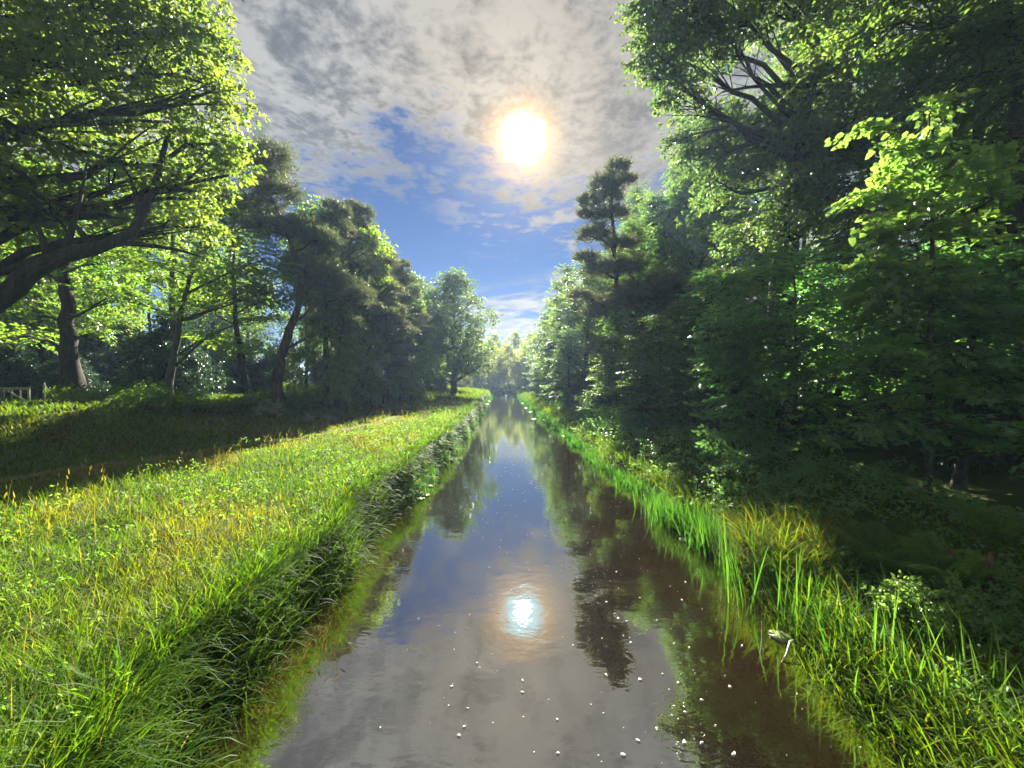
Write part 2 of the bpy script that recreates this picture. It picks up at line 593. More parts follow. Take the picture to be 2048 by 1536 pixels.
M_OAK = leaf_mat('oak_leaf', (.052, .105, .014, 1), (.100, .130, .020, 1), (.18, .36, .03, 1), (.34, .42, .04, 1), .5, .42, .55)
M_OAKD = leaf_mat('oak_leaf_deep', (.044, .110, .026, 1), (.085, .132, .024, 1), (.16, .40, .03, 1), (.36, .46, .03, 1), .5, .42, .5)
M_BEECH = leaf_mat('beech_leaf', (.038, .105, .052, 1), (.070, .128, .050, 1), (.12, .31, .055, 1), (.27, .37, .045, 1), .48, .46, .42)
M_HAZEL = leaf_mat('hazel_leaf', (.038, .120, .052, 1), (.074, .150, .046, 1), (.13, .44, .09, 1), (.32, .52, .07, 1), .5, .40, .7)
M_SAP = leaf_mat('sapling_leaf', (.065, .155, .04, 1), (.10, .18, .04, 1), (.22, .46, .06, 1), (.36, .52, .07, 1), .48, .3, .6)
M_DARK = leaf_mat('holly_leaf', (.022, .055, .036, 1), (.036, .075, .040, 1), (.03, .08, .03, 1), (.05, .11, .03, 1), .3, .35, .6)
M_FAR = leaf_mat('willow_leaf', (.08, .12, .03, 1), (.14, .16, .04, 1), (.34, .44, .05, 1), (.5, .5, .08, 1), .55)
M_PINE = leaf_mat('pine_needle', (.046, .078, .038, 1), (.088, .108, .048, 1), (.09, .13, .04, 1), (.19, .20, .06, 1), .4, .5, .4)
M_HERB = leaf_mat('herb_leaf', (.045, .11, .018, 1), (.085, .14, .022, 1), (.16, .36, .02, 1), (.28, .42, .04, 1), .5, .5, .2)
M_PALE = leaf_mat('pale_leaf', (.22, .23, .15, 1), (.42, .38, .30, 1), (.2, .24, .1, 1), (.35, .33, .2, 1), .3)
M_BRACKEN = leaf_mat('dead_bracken', (.09, .05, .02, 1), (.19, .12, .05, 1), (.12, .07, .02, 1), (.22, .15, .05, 1), .3, .7, .1)
M_TALL = leaf_mat('tall_oak_leaf', (.042, .090, .040, 1), (.080, .120, .040, 1), (.09, .24, .06, 1), (.24, .32, .05, 1), .46, .42, .6)
M_BARK = bark_mat('oak_bark', (.018, .016, .014, 1), (.055, .048, .038, 1))
M_PBARK = bark_mat('pine_bark', (.03, .022, .017, 1), (.11, .075, .05, 1), 7.0)
M_BIRCH = bark_mat('young_bark', (.04, .042, .036, 1), (.10, .10, .08, 1), 12.0, .5)
GRASS_STOPS = [(0.0, (.028, .078, .007)), (.35, (.056, .108, .007)), (.65, (.108, .125, .009)), (.85, (.12, .112, .018)), (1.0, (.135, .115, .045))]
M_GRASS = blade_mat('meadow_blade', GRASS_STOPS, (2.4, 2.35, .7), .55, .55, .2)
M_REED = blade_mat('reed_blade', [(0, (.028, .105, .014)), (.5, (.055, .150, .018)), (.85, (.10, .165, .024)), (1, (.12, .13, .04))], (1.7, 1.8, 1.0), .45, .65, .04)


def ground_material():
    m = bpy.data.materials.new('ground')
    m.use_nodes = True
    T = NT(m.node_tree)
    T.n.clear()
    g = T.node('ShaderNodeNewGeometry')
    P = g.outputs['Position']
    n1 = T.noise(P, 1.1, 6, .65)
    n2 = T.noise(P, 14, 4, .6)
    soil = T.mix(n2, (.020, .016, .008, 1), (.05, .038, .018, 1))
    moss = T.mix(n2, (.035, .060, .010, 1), (.07, .095, .016, 1))
    col = T.mix(T.smooth(n1, .28, .46), soil, moss)
    hz = T.node('ShaderNodeSeparateXYZ', {0: P}).outputs[2]
    wet = T.smooth(T.m('ADD', hz, T.m('MULTIPLY', n2, .25)), .62, .38)
    col = T.mix(wet, col, T.mix(n2, (.010, .008, .005, 1), (.028, .021, .012, 1)))
    bp = T.node('ShaderNodeBump', {'Strength': .9, 'Distance': .06, 'Height': n2})
    p = T.node('ShaderNodeBsdfPrincipled', {'Base Color': col, 'Roughness': .95, 'Specular IOR Level': .1, 'Normal': bp.outputs[0]})
    T.node('ShaderNodeOutputMaterial', {0: p.outputs[0]})
    return m


def water_material():
    m = bpy.data.materials.new('river_water')
    m.use_nodes = True
    T = NT(m.node_tree)
    T.n.clear()
    g = T.node('ShaderNodeNewGeometry')
    P = g.outputs['Position']
    n_m = T.noise(P, 0.55, 4, .6)
    mud = T.mix(T.smooth(n_m, .3, .7), (.0085, .0047, .0016, 1), (.0135, .0076, .0027, 1))
    a = T.vm('MULTIPLY', P, (1.0, 1.6, 1.0))
    r1 = T.noise(a, 2.3, 3, .55, .4)
    r2 = T.noise(a, 11.0, 2, .5)
    h = T.m('ADD', T.m('MULTIPLY', r1, 1.0), T.m('MULTIPLY', r2, .10))
    bp = T.node('ShaderNodeBump', {'Strength': .06, 'Distance': .045, 'Height': h})
    dif = T.node('ShaderNodeBsdfDiffuse', {0: mud})
    gl = T.node('ShaderNodeBsdfGlossy', {0: (.90, .95, .93, 1), 1: .004, 'Normal': bp.outputs[0]})
    fr = T.node('ShaderNodeFresnel', {0: 1.33})
    fac = T.m('ADD', T.m('MULTIPLY', fr.outputs[0], .64), .36, clamp=True)
    mx = T.node('ShaderNodeMixShader', {0: fac, 1: dif.outputs[0], 2: gl.outputs[0]})
    T.node('ShaderNodeOutputMaterial', {0: mx.outputs[0]})
    return m


# ------------------------------------------------------------------ terrain, river, path
LY = [-30, -5, 2, 4, 8, 17, 26, 40, 48, 56, 64, 75, 84, 92, 100, 118]
LX = [-3.4, -2.8, -2.5, -2.82, -2.95, -2.75, -2.9, -3.2, -4.1, -3.9, -3.7, -4.6, -7, -12, -18, -34]
RY = [-30, -5, 3, 5, 7.5, 10.5, 14, 23, 33, 42, 56, 75, 84, 92, 100, 118]
RX = [3.4, 3.2, 3.2, 3.35, 3.75, 3.65, 3.35, 3.2, 2.5, 2.3, 1.7, 1.6, .2, -5, -11, -27]
PY = [-30, -5, 5, 9, 12, 14.8, 19.4, 28, 36, 60, 75, 100, 130]
PX = [-20, -18, -14.2, -11.5, -9.5, -8.1, -6.9, -6.7, -6.7, -7.2, -8.5, -19, -40]


def sstep(a, b, x):
    t = np.clip((x - a) / (b - a), 0, 1)
    return t * t * (3 - 2 * t)


def Lx(y):
    y = np.asarray(y, float)
    return np.interp(y, LY, LX) + .10 * np.sin(y * 1.3) + .07 * np.sin(y * 3.1 + 1)


def Rx(y):
    y = np.asarray(y, float)
    return np.interp(y, RY, RX) + .09 * np.sin(y * 1.1 + 2) + .06 * np.sin(y * 2.7)


def Pxy(y):
    return np.interp(y, PY, PX)


def Hgt(x, y):
    x = np.asarray(x, float)
    y = np.asarray(y, float)
    l, r, p = Lx(y), Rx(y), Pxy(y)
    bump = .05 * np.sin(x * 1.7 + y * .6) * np.sin(y * 1.1 - x * .4) + .03 * np.sin(x * 3.9) * np.sin(y * 3.1)
    tl = l - x
    zl = -.7 + 1.35 * sstep(-.30, .20, tl) + .25 * sstep(.3, 4.0, tl)
    s = p - x - .55
    zl = zl + 1.2 * sstep(0, 7.5, s) + .5 * sstep(10, 40, s)
    tr = x - r
    zr = -.7 + 1.0 * sstep(-.5, .5, tr) + .55 * sstep(.3, 2.6, tr) + .45 * sstep(2.6, 7, tr) + .5 * sstep(8, 40, tr)
    inriver = (tl < 0) & (tr < 0)
    z = np.where(tl > -.5 * (r - l), zl, zr)
    z = np.where(tr > -.5 * (r - l), zr, z)
    far = sstep(118, 150, y)
    z = z * (1 - far) + 1.4 * far
    return z + bump * np.where(inriver, .3, 1)


def build_setting():
    xs = np.unique(np.concatenate([np.linspace(-900, -60, 12), np.linspace(-60, -16, 50), np.arange(-16, 8, .18), np.linspace(8, 40, 50), np.linspace(40, 900, 12)]).round(4))
    ys = np.unique(np.concatenate([np.linspace(-200, -12, 8), np.arange(-12, 32, .3), np.linspace(32, 130, 130), np.linspace(130, 1200, 14)]).round(4))
    X, Y = np.meshgrid(xs, ys)
    Z = Hgt(X, Y)
    nx, ny = len(xs), len(ys)
    v = np.stack([X, Y, Z], -1).reshape(-1, 3)
    i = (np.arange(ny - 1)[:, None] * nx + np.arange(nx - 1)[None]).reshape(-1, 1)
    f = i + np.array([[0, 1, nx + 1, nx]])
    a = Acc()
    a.add(v, f4=f)
    obj('ground', a.mesh('ground', ground_material(), True), kind='structure', label='mossy earth of the river banks and wood')
    # river: a ribbon between the banks, reaching under them
    yy = np.concatenate([np.arange(-28, 90, 1.0), np.linspace(90, 117, 30)])
    cols = 12
    l, r = Lx(yy) - .45, Rx(yy) + .45
    t = np.linspace(0, 1, cols)
    X = l[:, None] * (1 - t) + r[:, None] * t
    v = np.stack([X, np.broadcast_to(yy[:, None], X.shape), np.zeros_like(X)], -1).reshape(-1, 3)
    i = (np.arange(len(yy) - 1)[:, None] * cols + np.arange(cols - 1)[None]).reshape(-1, 1)
    a = Acc()
    a.add(v, f4=i + np.array([[0, 1, cols + 1, cols]]))
    obj('river_water', a.mesh('river_water', water_material(), True), kind='structure', label='still brown river reflecting sky and trees')
    # trodden path at the foot of the embankment, with two wheel ruts
    yy = np.arange(-4, 80, .35)
    px = Pxy(yy)
    off = np.array([-.62, -.5, -.4, -.28, -.12, .12, .28, .4, .5, .62]) * .6
    dz = np.array([.0, .012, -.03, -.03, .02, .02, -.03, -.03, .012, .0])
    X = px[:, None] + off
    Yb = np.broadcast_to(yy[:, None], X.shape)
    rng = np.random.default_rng(5)
    Z = Hgt(X, Yb) + .035 + dz + rng.normal(0, .008, X.shape)
    n = len(off)
    v = np.stack([X, Yb, Z], -1).reshape(-1, 3)
    i = (np.arange(len(yy) - 1)[:, None] * n + np.arange(n - 1)[None]).reshape(-1, 1)
    a = Acc()
    a.add(v, f4=i + np.array([[0, 1, n + 1, n]]))
    obj('path', a.mesh('path', plain_mat('trodden_path', (.075, .072, .02, 1), (.14, .13, .04, 1), 7, .95, .1, .6), True), kind='structure', label='trodden grassy path along the foot of the bank')


build_setting()


# ------------------------------------------------------------------ trees
def make_tree(name, label, cat, loc, trunk, tr, lobes, seed, leaf, n_leaves, mat, bark, group=None, kind='leaf',
              per=14, rand=.5, droop=.2, flat=0., segs=1, sub=5, low=-.75, rz=0., sc=1., ratio=.6, shell=.55, min_r=.012, L=None, spread=.35, **kw):
    rng = np.random.default_rng(seed)
    root = thing(name, label, cat, loc, rz, sc, group)
    a = Acc()
    wood(a, rng, trunk, tr, lobes, sub=sub, min_r=min_r, **kw)
    obj('trunk', a.mesh(name + '_trunk', bark, True), root)
    b = Acc()
    if kind == 'leaf':
        crown_leaves(b, rng, lobes, n_leaves, leaf, leaf * ratio, per=per, rand=rand, droop=droop, flat=flat, segs=segs, low=low, shell=shell, L=L, spread=spread)
    elif kind == 'bough':
        C, A, L_, U = bough_leaves(b, rng, lobes, n_leaves, leaf, leaf * ratio, blen=L or leaf * 8, low=low, shell=shell * .6, droop=droop * .5, segs=segs)
        tw = Acc()
        for c, ax, l, u in zip(C, A, L_, U):
            t_ = np.array([-.75, -.2, .25, .5])[:, None]
            tube(tw, c + ax * t_ * l - u * l * .12 * np.clip(t_ + .5, 0, 1) ** 2, np.array([.010, .008, .005, .002]) * (leaf / .12), 3)
        obj('twigs', tw.mesh(name + '_twigs', bark), root, kind='stuff')
    else:
        crown_needles(b, rng, lobes, n_leaves, leaf, leaf * ratio, per)
    obj('crown', b.mesh(name + '_crown', mat), root)
    return root


def rel(lobes_px, loc, k=1.0):
    """lobes given as (photo u, v, distance, radius[, flatness]) -> local lobes"""
    out = []
    for q in lobes_px:
        c = W(q[0], q[1], q[2] * k) - np.asarray(loc)
        r = q[3] * k
        fl = q[4] if len(q) > 4 else .75
        out.append((*c, r, r, r * fl))
    return out


def base(x, y, dz=-.1):
    return np.array([x, y, float(Hgt(x, y)) + dz])


def build_left_trees():
    # --- big oak whose trunk stands outside the picture, bough reaching in
    loc = base(-14.8, 9.2)
    lp = [(60, 60, 10.5, 1.9), (190, 40, 10.5, 1.7), (310, 70, 11, 1.6), (350, 20, 11, 1.5), (250, 150, 11, 1.6), (390, 150, 11.5, 1.3), (440, 200, 11.5, 1.0), (130, 170, 10, 1.5),
          (330, 250, 11.5, 1.4), (420, 290, 12, 1.2), (455, 350, 12, .85), (380, 380, 12, 1.1), (30, 250, 9.5, 1.3), (200, 300, 11, 1.2), (300, 370, 12, 1.1), (100, 380, 11, 1.0),
          (400, 450, 12.2, .9), (330, 470, 12, .8), (240, 430, 11.5, .8), (20, 430, 10, 1.0), (-80, 100, 9, 2.2), (-120, 350, 9, 1.8), (150, -120, 10.5, 2.2), (330, -110, 11, 1.8), (-20, -150, 10, 2.4), (430, 90, 11.6, .9)]
    lobes = rel(lp, loc)
    trunk = np.array([(0, 0, 0), (.1, .05, 2.0), (.3, .1, 4.5), (.9, .2, 8.0), (1.6, .4, 12.0), (2.4, .6, 16.0)])
    oak = make_tree('oak_tree', 'big lit oak filling the upper left corner, crown over the meadow', 'tree', loc, trunk, .55, lobes, 11, .17, 37000, M_OAK, M_BARK,
                    per=16, rand=.75, sub=6, shell=.35, ratio=.62, L=.62, limb=.26)
    # the thick dark bough that dips into the picture from the left edge
    a = Acc()
    rng = np.random.default_rng(3)
    pts = [W(-190, 690, 9.3), W(-60, 640, 9.3), W(20, 585, 9.4), W(80, 535, 9.6), W(140, 510, 9.9), W(210, 494, 10.2), W(255, 478, 10.5), W(290, 440, 11), W(320, 360, 11.4), W(340, 280, 11.6)]
    pts = np.array(pts) - loc
    ss = np.linspace(0, len(pts) - 1, 34)
    pp = np.stack([np.interp(ss, np.arange(len(pts)), pts[:, k]) for k in range(3)], -1)
    for _ in range(3):
        pp[1:-1] = (pp[:-2] + 2 * pp[1:-1] + pp[2:]) / 4
    pp[1:-1] += rng.normal(0, .018, (32, 3))
    tube(a, pp, np.linspace(.27, .06, 34), 10)
    for (q, e) in ((14, (180, 330, 10.4)), (17, (110, 420, 10)), (20, (420, 520, 11.5)), (25, (250, 330, 11.4)), (12, (60, 430, 9.6)), (28, (430, 390, 12))):
        e = W(*e) - loc
        m = (pp[q] + e) / 2 + np.array([.1, .1, .25])
        tube(a, bez(pp[q], m, e, 8), np.linspace(.09, .015, 8), 6)
    for (s, m, e) in (((0, 375, 9.5), (130, 420, 10), (255, 440, 11)), ((0, 245, 9.5), (110, 290, 10), (255, 330, 11)), ((60, 120, 10), (150, 150, 10.5), (240, 200, 11)), ((-40, 300, 9.3), (60, 330, 9.8), (150, 480, 10.2))):
        s, m, e = W(*s) - loc, W(*m) - loc, W(*e) - loc
        pth = bez(s, m, e, 12)
        pth[1:-1] += rng.normal(0, .03, (10, 3))
        tube(a, pth, np.linspace(.10, .03, 12), 6)
    obj('bough', a.mesh('oak_bough', M_BARK, True), oak)

    # --- straight dark trunk in the shade, spreading green crown
    loc = base(-20.9, 18)
    lp = [(120, 430, 18, 2.0), (60, 520, 18.5, 1.7), (190, 520, 18, 1.5), (230, 590, 18, 1.1, .5), (60, 610, 18.5, 1.2, .6), (20, 680, 19, 1.2, .6), (210, 660, 18.5, 1.0, .45), (160, 330, 18, 2.2), (-20, 420, 18, 2.2), (80, 220, 18.5, 2.4)]
    t = np.array([W(143, 775, 18) - loc, W(139, 690, 18) - loc, W(134, 600, 18) - loc, W(128, 520, 18) - loc, W(130, 400, 18) - loc, W(120, 250, 18.2) - loc])
    make_tree('maple_tree', 'maple with one straight dark trunk behind the field gate', 'tree', loc, t, .36, rel(lp, loc), 21, .19, 12500, M_OAKD, M_BARK, kind='bough', sub=5, L=1.5)

    # --- young oak with leaning pale stem
    loc = base(-16.4, 18.2)
    lp = [(370, 540, 18, 1.6), (450, 480, 18, 1.3), (300, 520, 18, 1.3), (520, 520, 18.5, 1.3), (560, 560, 19, .9), (480, 590, 18.5, 1.2, .6), (400, 620, 18, 1.1, .5), (530, 640, 18.5, 1.0, .45), (440, 670, 18.2, .8, .4), (340, 430, 18.3, 1.5), (420, 400, 18.5, 1.3), (280, 600, 18.2, .9, .5), (500, 440, 18.8, 1.0)]
    t = np.array([W(335, 790, 18) - loc, W(348, 710, 18) - loc, W(362, 640, 18) - loc, W(375, 580, 18) - loc, W(400, 500, 18) - loc, W(430, 420, 18.3) - loc])
    make_tree('young_oak', 'young oak with leaning slender pale stem in front of the dark holly', 'tree', loc, t, .17, rel(lp, loc), 22, .17, 11500, M_OAKD, M_BIRCH, kind='bough', sub=6, L=1.2, limb=.5)

    # --- upright grey trunk just behind it
    loc = base(-17.2, 20)
    lp = [(340, 380, 20, 2.0), (260, 450, 20.5, 1.6), (400, 330, 20.5, 1.6), (300, 560, 21, 1.2, .5), (240, 640, 21, 1.1, .5)]
    t = np.array([W(358, 785, 20) - loc, W(352, 700, 20) - loc, W(346, 590, 20) - loc, W(350, 480, 20) - loc, W(335, 330, 20) - loc])
    make_tree('ash_tree', 'upright grey trunk directly behind the leaning young oak', 'tree', loc, t, .22, rel(lp, loc), 23, .2, 6000, M_OAK, M_BIRCH, rand=.6, L=.8)

    # --- two trunks left of the pine
    loc = base(-13.4, 19)
    lp = [(470, 560, 22.5, 1.7), (400, 600, 23, 1.4, .6), (540, 600, 23, 1.3, .6), (450, 690, 23, 1.1, .45), (510, 700, 22.5, 1.0, .45), (470, 450, 23, 2.0)]
    t = np.array([W(498, 800, 19) - loc, W(486, 740, 19) - loc, W(474, 660, 19) - loc, W(470, 560, 19) - loc, W(466, 430, 19.2) - loc])
    make_tree('young_oak', 'slim trunk curving left at its top, beside the forked pine', 'tree', loc, t, .19, rel(lp, loc, .845), 24, .18, 7000, M_OAKD, M_BARK, rand=.6, flat=.3, L=.8)

    # --- forked, right-leaning pine
    loc = base(-12.1, 19.5)
    lp = [(505, 340, 27, 2.0, .55), (545, 320, 27.5, 1.5, .6), (560, 390, 27, 1.6, .5), (540, 460, 27, 1.5, .45), (500, 420, 27, 2.0, .5), (600, 460, 27.5, 1.7, .4), (640, 480, 28, 1.5, .4), (660, 560, 28, 1.6, .5), (700, 590, 28.5, 1.7, .6), (620, 540, 27.5, 1.7, .45), (690, 650, 28.5, 1.2, .6)]
    t = np.array([W(552, 800, 19.5) - loc, W(556, 735, 19.5) - loc, W(575, 670, 19.5) - loc, W(605, 600, 19.5) - loc, W(590, 500, 19.5) - loc, W(530, 360, 19.5) - loc])
    pine = make_tree('pine_tree', 'tall forked pine leaning right, at the brow of the bank', 'tree', loc, t, .29, rel(lp, loc, .722), 25, .2, 8000, M_PINE, M_PBARK, kind='pine', ratio=.11, per=13, sub=9, min_r=.02)

    # --- pines and broadleaves stepping back along the bank
    rng = np.random.default_rng(77)
    loc = base(-11.6, 28.7)
    H = 20.5
    lob = auto_lobes(rng, H, 7.2, 4.0, 34, 'pine', .30, .55)
    t = [(0, 0, 0), (.2, 0, 6), (.1, .2, 12), (-.1, 0, 17), (0, 0, H)]
    pineb = make_tree('pine_tree', 'spiky topped pine, tallest of the dark pines mid bank', 'tree', loc, t, .33, lob, 26, .30, 9500, M_PINE, M_PBARK, kind='pine', ratio=.12, per=13, sub=8, min_r=.02, sc=.72)
    copy_thing(pineb, 'pine with sloping top, lowest of the dark pines before the round oak', base(-9.52, 32.90), 4.1, (0.612, 0.612, 0.598))
    copy_thing(pineb, 'small pine by the path side of the spiky pine', base(-9.52, 28.70), 5.3, (0.576, 0.576, 0.432))

    rng = np.random.default_rng(78)
    lob = auto_lobes(rng, 12.5, 1.6, 3.6, 26, 'skirt', .36, .7)
    t = [(0, 0, 0), (.1, .1, 4), (0, .1, 8), (0, 0, 11.8)]
    loc = base(-10.0, 30.5)
    bl = make_tree('hornbeam_tree', 'yellowish hornbeam catching sun in front of the pines', 'tree', loc, t, .22, lob, 28, .26, 11500, M_OAK, M_BARK, rand=.6, L=1.1, sc=.72)
    copy_thing(bl, 'bushy tree filling the gap between pines and round oak', base(-9.2, 35), 1.9, (0.720, 0.720, 0.864))
    copy_thing(bl, 'low leafy tree leaning out beside the path bend', base(-10.0, 25.5), 3.1, (0.540, 0.540, 0.518))
    copy_thing(bl, 'tall leafy hornbeam right of the forked pine', base(-10.7, 21.9), 5.0, (0.612, 0.612, 0.864))
    copy_thing(pineb, 'pine with a broad flank just above the path, right of the spiky pine', base(-10.2, 27), 3.0, (0.612, 0.612, 0.605))
    copy_thing(pineb, 'narrow dark pine between forked pine and spiky pine, nearer the path', base(-10.78, 23.45), .4, (0.540, 0.540, 0.619))

    # the big round oak at the end of the left bank
    rng = np.random.default_rng(79)
    lob = auto_lobes(rng, 20.0, 4.5, 6.6, 38, 'round', .30, .75)
    lob += [(4.2, -1, 5.2, 1.7, 1.7, 1.1), (5.2, 0, 7, 1.7, 1.7, 1.3), (3.0, -2, 4.2, 1.5, 1.5, 1)]
    t = [(0, 0, 0), (.2, 0, 4), (-.2, .3, 9), (.1, 0, 14), (0, 0, 18)]
    ro = make_tree('oak_tree', 'round headed oak overhanging the river at the end of the left bank', 'tree', base(-7.4, 48.5), t, .45, lob, 29, .32, 30000, M_TALL, M_BARK, rand=.6, L=1.3, sc=.8)
    copy_thing(ro, 'shaded oak close behind the round headed oak', base(-12, 45), 2.0, (.72, .72, .70))
    copy_thing(ro, 'smaller oak farther along the left bank past the round oak', base(-10, 64), 3.7, (.66, .66, .58))

    # slim stems standing close together right of the forked pine
    rng = np.random.default_rng(83)
    lob = [(.2, 0, 8.6, 1.3, 1.3, 1.0), (-.5, .2, 9.6, 1.1, 1.1, .9), (.4, .3, 10.6, 1.0, 1.0, .9), (-.6, -.3, 7.6, .9, .9, .5), (.7, -.2, 6.6, .8, .8, .4)]
    t = [(0, 0, 0), (.08, 0, 3), (-.05, .1, 6), (.1, 0, 10)]
    st = None
    names = ['first slim dark stem right of the forked pine', 'second slim stem right of the forked pine, slightly thicker', 'third slim stem right of the forked pine', 'slim stem under the spiky pine, nearest the path', 'slim stem left of the forked pine, seen against green light']
    for k, (u, d, sc) in enumerate([(612, 23, 1.0), (650, 24, 1.1), (690, 25, .95), (735, 26, 1.05), (300, 23.5, 1.15)]):
        lc = base((u - 1024) / F * d, d)
        if st is None:
            st = make_tree('slim_tree', names[k], 'tree', lc, t, .11, lob, 84, .2, 3600, M_OAKD, M_BARK, rand=.6, L=.9)
        else:
            copy_thing(st, names[k], lc, k * 1.9, (sc, sc, sc))

    # shaded wood behind the embankment
    rng = np.random.default_rng(80)
    lob = auto_lobes(rng, 15, 3.6, 4.4, 24, 'round', .36, .7)
    t = [(0, 0, 0), (.2, .1, 4), (-.1, .1, 8), (.1, 0, 13.5)]
    spots = [(-30, 24), (-37, 31), (-29, 37), (-21, 44), (-31, 42), (-24, 52), (-19, 60), (-38, 22), (-34, 16), (-42, 38), (-22, 68), (-15, 70), (-30, 58), (-29, 14.5), (-33, 27.5), (-44, 33), (-50, 26), (-39, 27), (-36, 44), (-47, 44), (-27, 39)]
    g = 'trees of the shaded wood behind the left bank'
    lab = 'leafy tree standing in the shaded wood behind the left bank'
    fw = None
    for k, (x, y) in enumerate(spots):
        s = .85 + .3 * ((k * 37) % 10) / 10
        if fw is None:
            fw = make_tree('woodland_tree', lab, 'tree', base(x, y), t, .25, lob, 31, .26, 7500, M_OAKD, M_BARK, group=g, rand=.6, L=1.1)
        else:
            copy_thing(fw, lab, base(x, y), k * 1.7, (s, s, s), g)


def build_right_trees():
    # --- nearest tall beech: boughs hang over the top right corner
    loc = base(11.9, 9.2)
    lp = [(2000, 60, 9, 2.0), (1880, 40, 9.5, 1.8), (1760, 20, 10, 1.6), (1900, 160, 10, 1.6, .6), (2040, 190, 9, 1.6), (2100, 330, 8.5, 1.5), (1780, -110, 10, 2.0), (1950, -160, 9.5, 2.4), (2150, -60, 8.5, 2.4), (2180, 500, 9, 1.6), (2040, 380, 10.5, 1.2, .6), (1990, 300, 11, 1.1, .5)]
    t = np.array([W(2030, 930, 9.2) - loc, W(2030, 700, 9.2) - loc, W(2026, 450, 9.2) - loc, W(2022, 200, 9.3) - loc, W(1990, -100, 9.4) - loc])
    make_tree('beech_tree', 'dark beech overhanging the top right corner', 'tree', loc, t, .26, rel(lp, loc), 41, .15, 22000, M_BEECH, M_BARK, kind='bough', sub=6, L=1.3, droop=.3)

    # --- tall oak whose high boughs stick out to the river (lit leaf edges), open heart with bare branches
    loc = base(9.6, 14.5)
    lp = [(1345, 40, 14, 1.6), (1320, 110, 14, 1.1), (1310, 140, 13.6, .8), (1400, 100, 14, 1.2), (1440, 30, 14, 1.8), (1540, 20, 14.5, 1.5), (1360, 200, 14, 1.0), (1330, 0, 14, 1.4),
          (1640, 60, 14.5, 1.6), (1700, 150, 14.5, 1.6), (1620, 200, 14.5, 1.4), (1560, 290, 17, 1.7), (1650, 320, 16, 1.5), (1480, 300, 19, 1.7), (1440, 260, 19.5, 1.5), (1450, 360, 19, 1.5), (1585, 370, 13.4, .9), (1565, 450, 13.4, 1.0), (1640, 420, 15.5, 1.2), (1600, 270, 13.4, .8), (1720, 260, 14.5, 1.3),
          (1400, -110, 14, 2.0), (1560, -120, 14, 2.2), (1700, -60, 14.5, 2), (1390, 310, 20, 1.1), (1350, 290, 20.5, .75)]
    t = np.array([W(1535, 900, 14.5) - loc, W(1545, 700, 14.5) - loc, W(1560, 450, 14.5) - loc, W(1600, 250, 14.5) - loc, W(1630, 100, 14.5) - loc, W(1600, -120, 14.5) - loc])
    tr = make_tree('oak_tree', 'tall oak on the right bank with bare twigs showing in its heart', 'tree', loc, t, .34, rel(lp, loc), 42, .19, 54000, M_TALL, M_BARK, rand=.6, sub=9, L=.75, shell=.4, min_r=.016)
    a = Acc()
    rng = np.random.default_rng(8)
    for (s, m, e) in (((1625, 110, 14.4), (1580, 30, 14.2), (1530, -20, 14)), ((1615, 180, 14.4), (1520, 170, 14), (1440, 190, 13.8)), ((1600, 260, 14.3), (1500, 170, 14), (1470, 120, 13.8)), ((1590, 300, 14.3), (1480, 250, 14), (1390, 235, 13.8)), ((1640, 60, 14.4), (1660, 0, 14), (1680, -60, 14))):
        s, m, e = W(*s) - loc, W(*m) - loc, W(*e) - loc
        pth = bez(s, m, e, 9)
        tube(a, pth, np.linspace(.10, .025, 9), 6)
        for k in range(14):
            q = pth[rng.integers(2, 9)]
            e2 = q + rng.normal(0, .55, 3) + (e - s) * .22
            tube(a, bez(q, (q + e2) / 2 + rng.normal(0, .08, 3), e2, 5), np.linspace(.022, .006, 5), 4)
    obj('bough', a.mesh('bare_boughs', M_BARK, True), tr)

    # --- conifer shoulder standing in the gap
    loc = base(8.3, 28)
    lp = [(1208, 372, 24, .9, .5), (1232, 340, 24, .7, .6), (1178, 405, 24, .7, .45), (1188, 470, 24, 1.0, .5), (1225, 430, 24, .9, .5), (1205, 540, 24, 1.2, .5), (1240, 490, 24, .9, .5), (1170, 430, 24, .45, .5), (1215, 620, 24, 1.5, .6), (1260, 590, 24, 1.3, .6), (1230, 690, 24, 1.5, .6), (1220, 395, 24.5, .8), (1192, 432, 24, .6, .5), (1172, 515, 24, .7, .45), (1300, 600, 24.5, 1.4, .6), (1290, 670, 24, 1.4, .6), (1250, 535, 24, 1.0, .5), (1330, 570, 24.5, 1.2, .6), (1160, 590, 24, .7, .5), (1250, 365, 24.4, .6, .5)]
    t = np.array([W(1250, 800, 28) - loc, W(1242, 650, 28) - loc, W(1226, 500, 28) - loc, W(1222, 345, 28) - loc])
    make_tree('pine_tree', 'dark pine standing out towards the river below the sun', 'tree', loc, t, .3, rel(lp, loc, 1.167), 43, .27, 11500, M_PINE, M_PBARK, kind='pine', ratio=.12, per=13, sub=7, min_r=.02)

    # --- tall broadleaves in a row along the right bank
    rng = np.random.default_rng(90)
    lob = auto_lobes(rng, 16.5, 1.6, 4.2, 44, 'skirt', .33, .7)
    t = [(0, 0, 0), (.1, .2, 5), (-.1, .1, 10), (.1, 0, 16.5)]
    bt = make_tree('beech_tree', 'broad dark beech behind the dense hazel thicket', 'tree', base(11.6, 22), t, .3, lob, 44, .21, 30000, M_BEECH, M_BARK, kind='bough', L=1.7, droop=.3, sc=(.9, .9, .5))
    row = [((10.2, 32), 1.2, (.95, .95, .92), 'beech right behind the dark pine'),
           ((7.4, 37), 2.6, (.95, .95, .86), 'beech with its crown reaching the bank, fourth along the right'),
           ((6.8, 47), 4.4, (.95, .95, .98), 'tall sunlit-edged tree rising beside the sky gap'),
           ((6.6, 60), .7, (1, 1, .9), 'broad tree on the far right bank'),
           ((6.6, 75), 3.3, (1, 1, .78), 'last tall tree of the right bank before the river bend')]
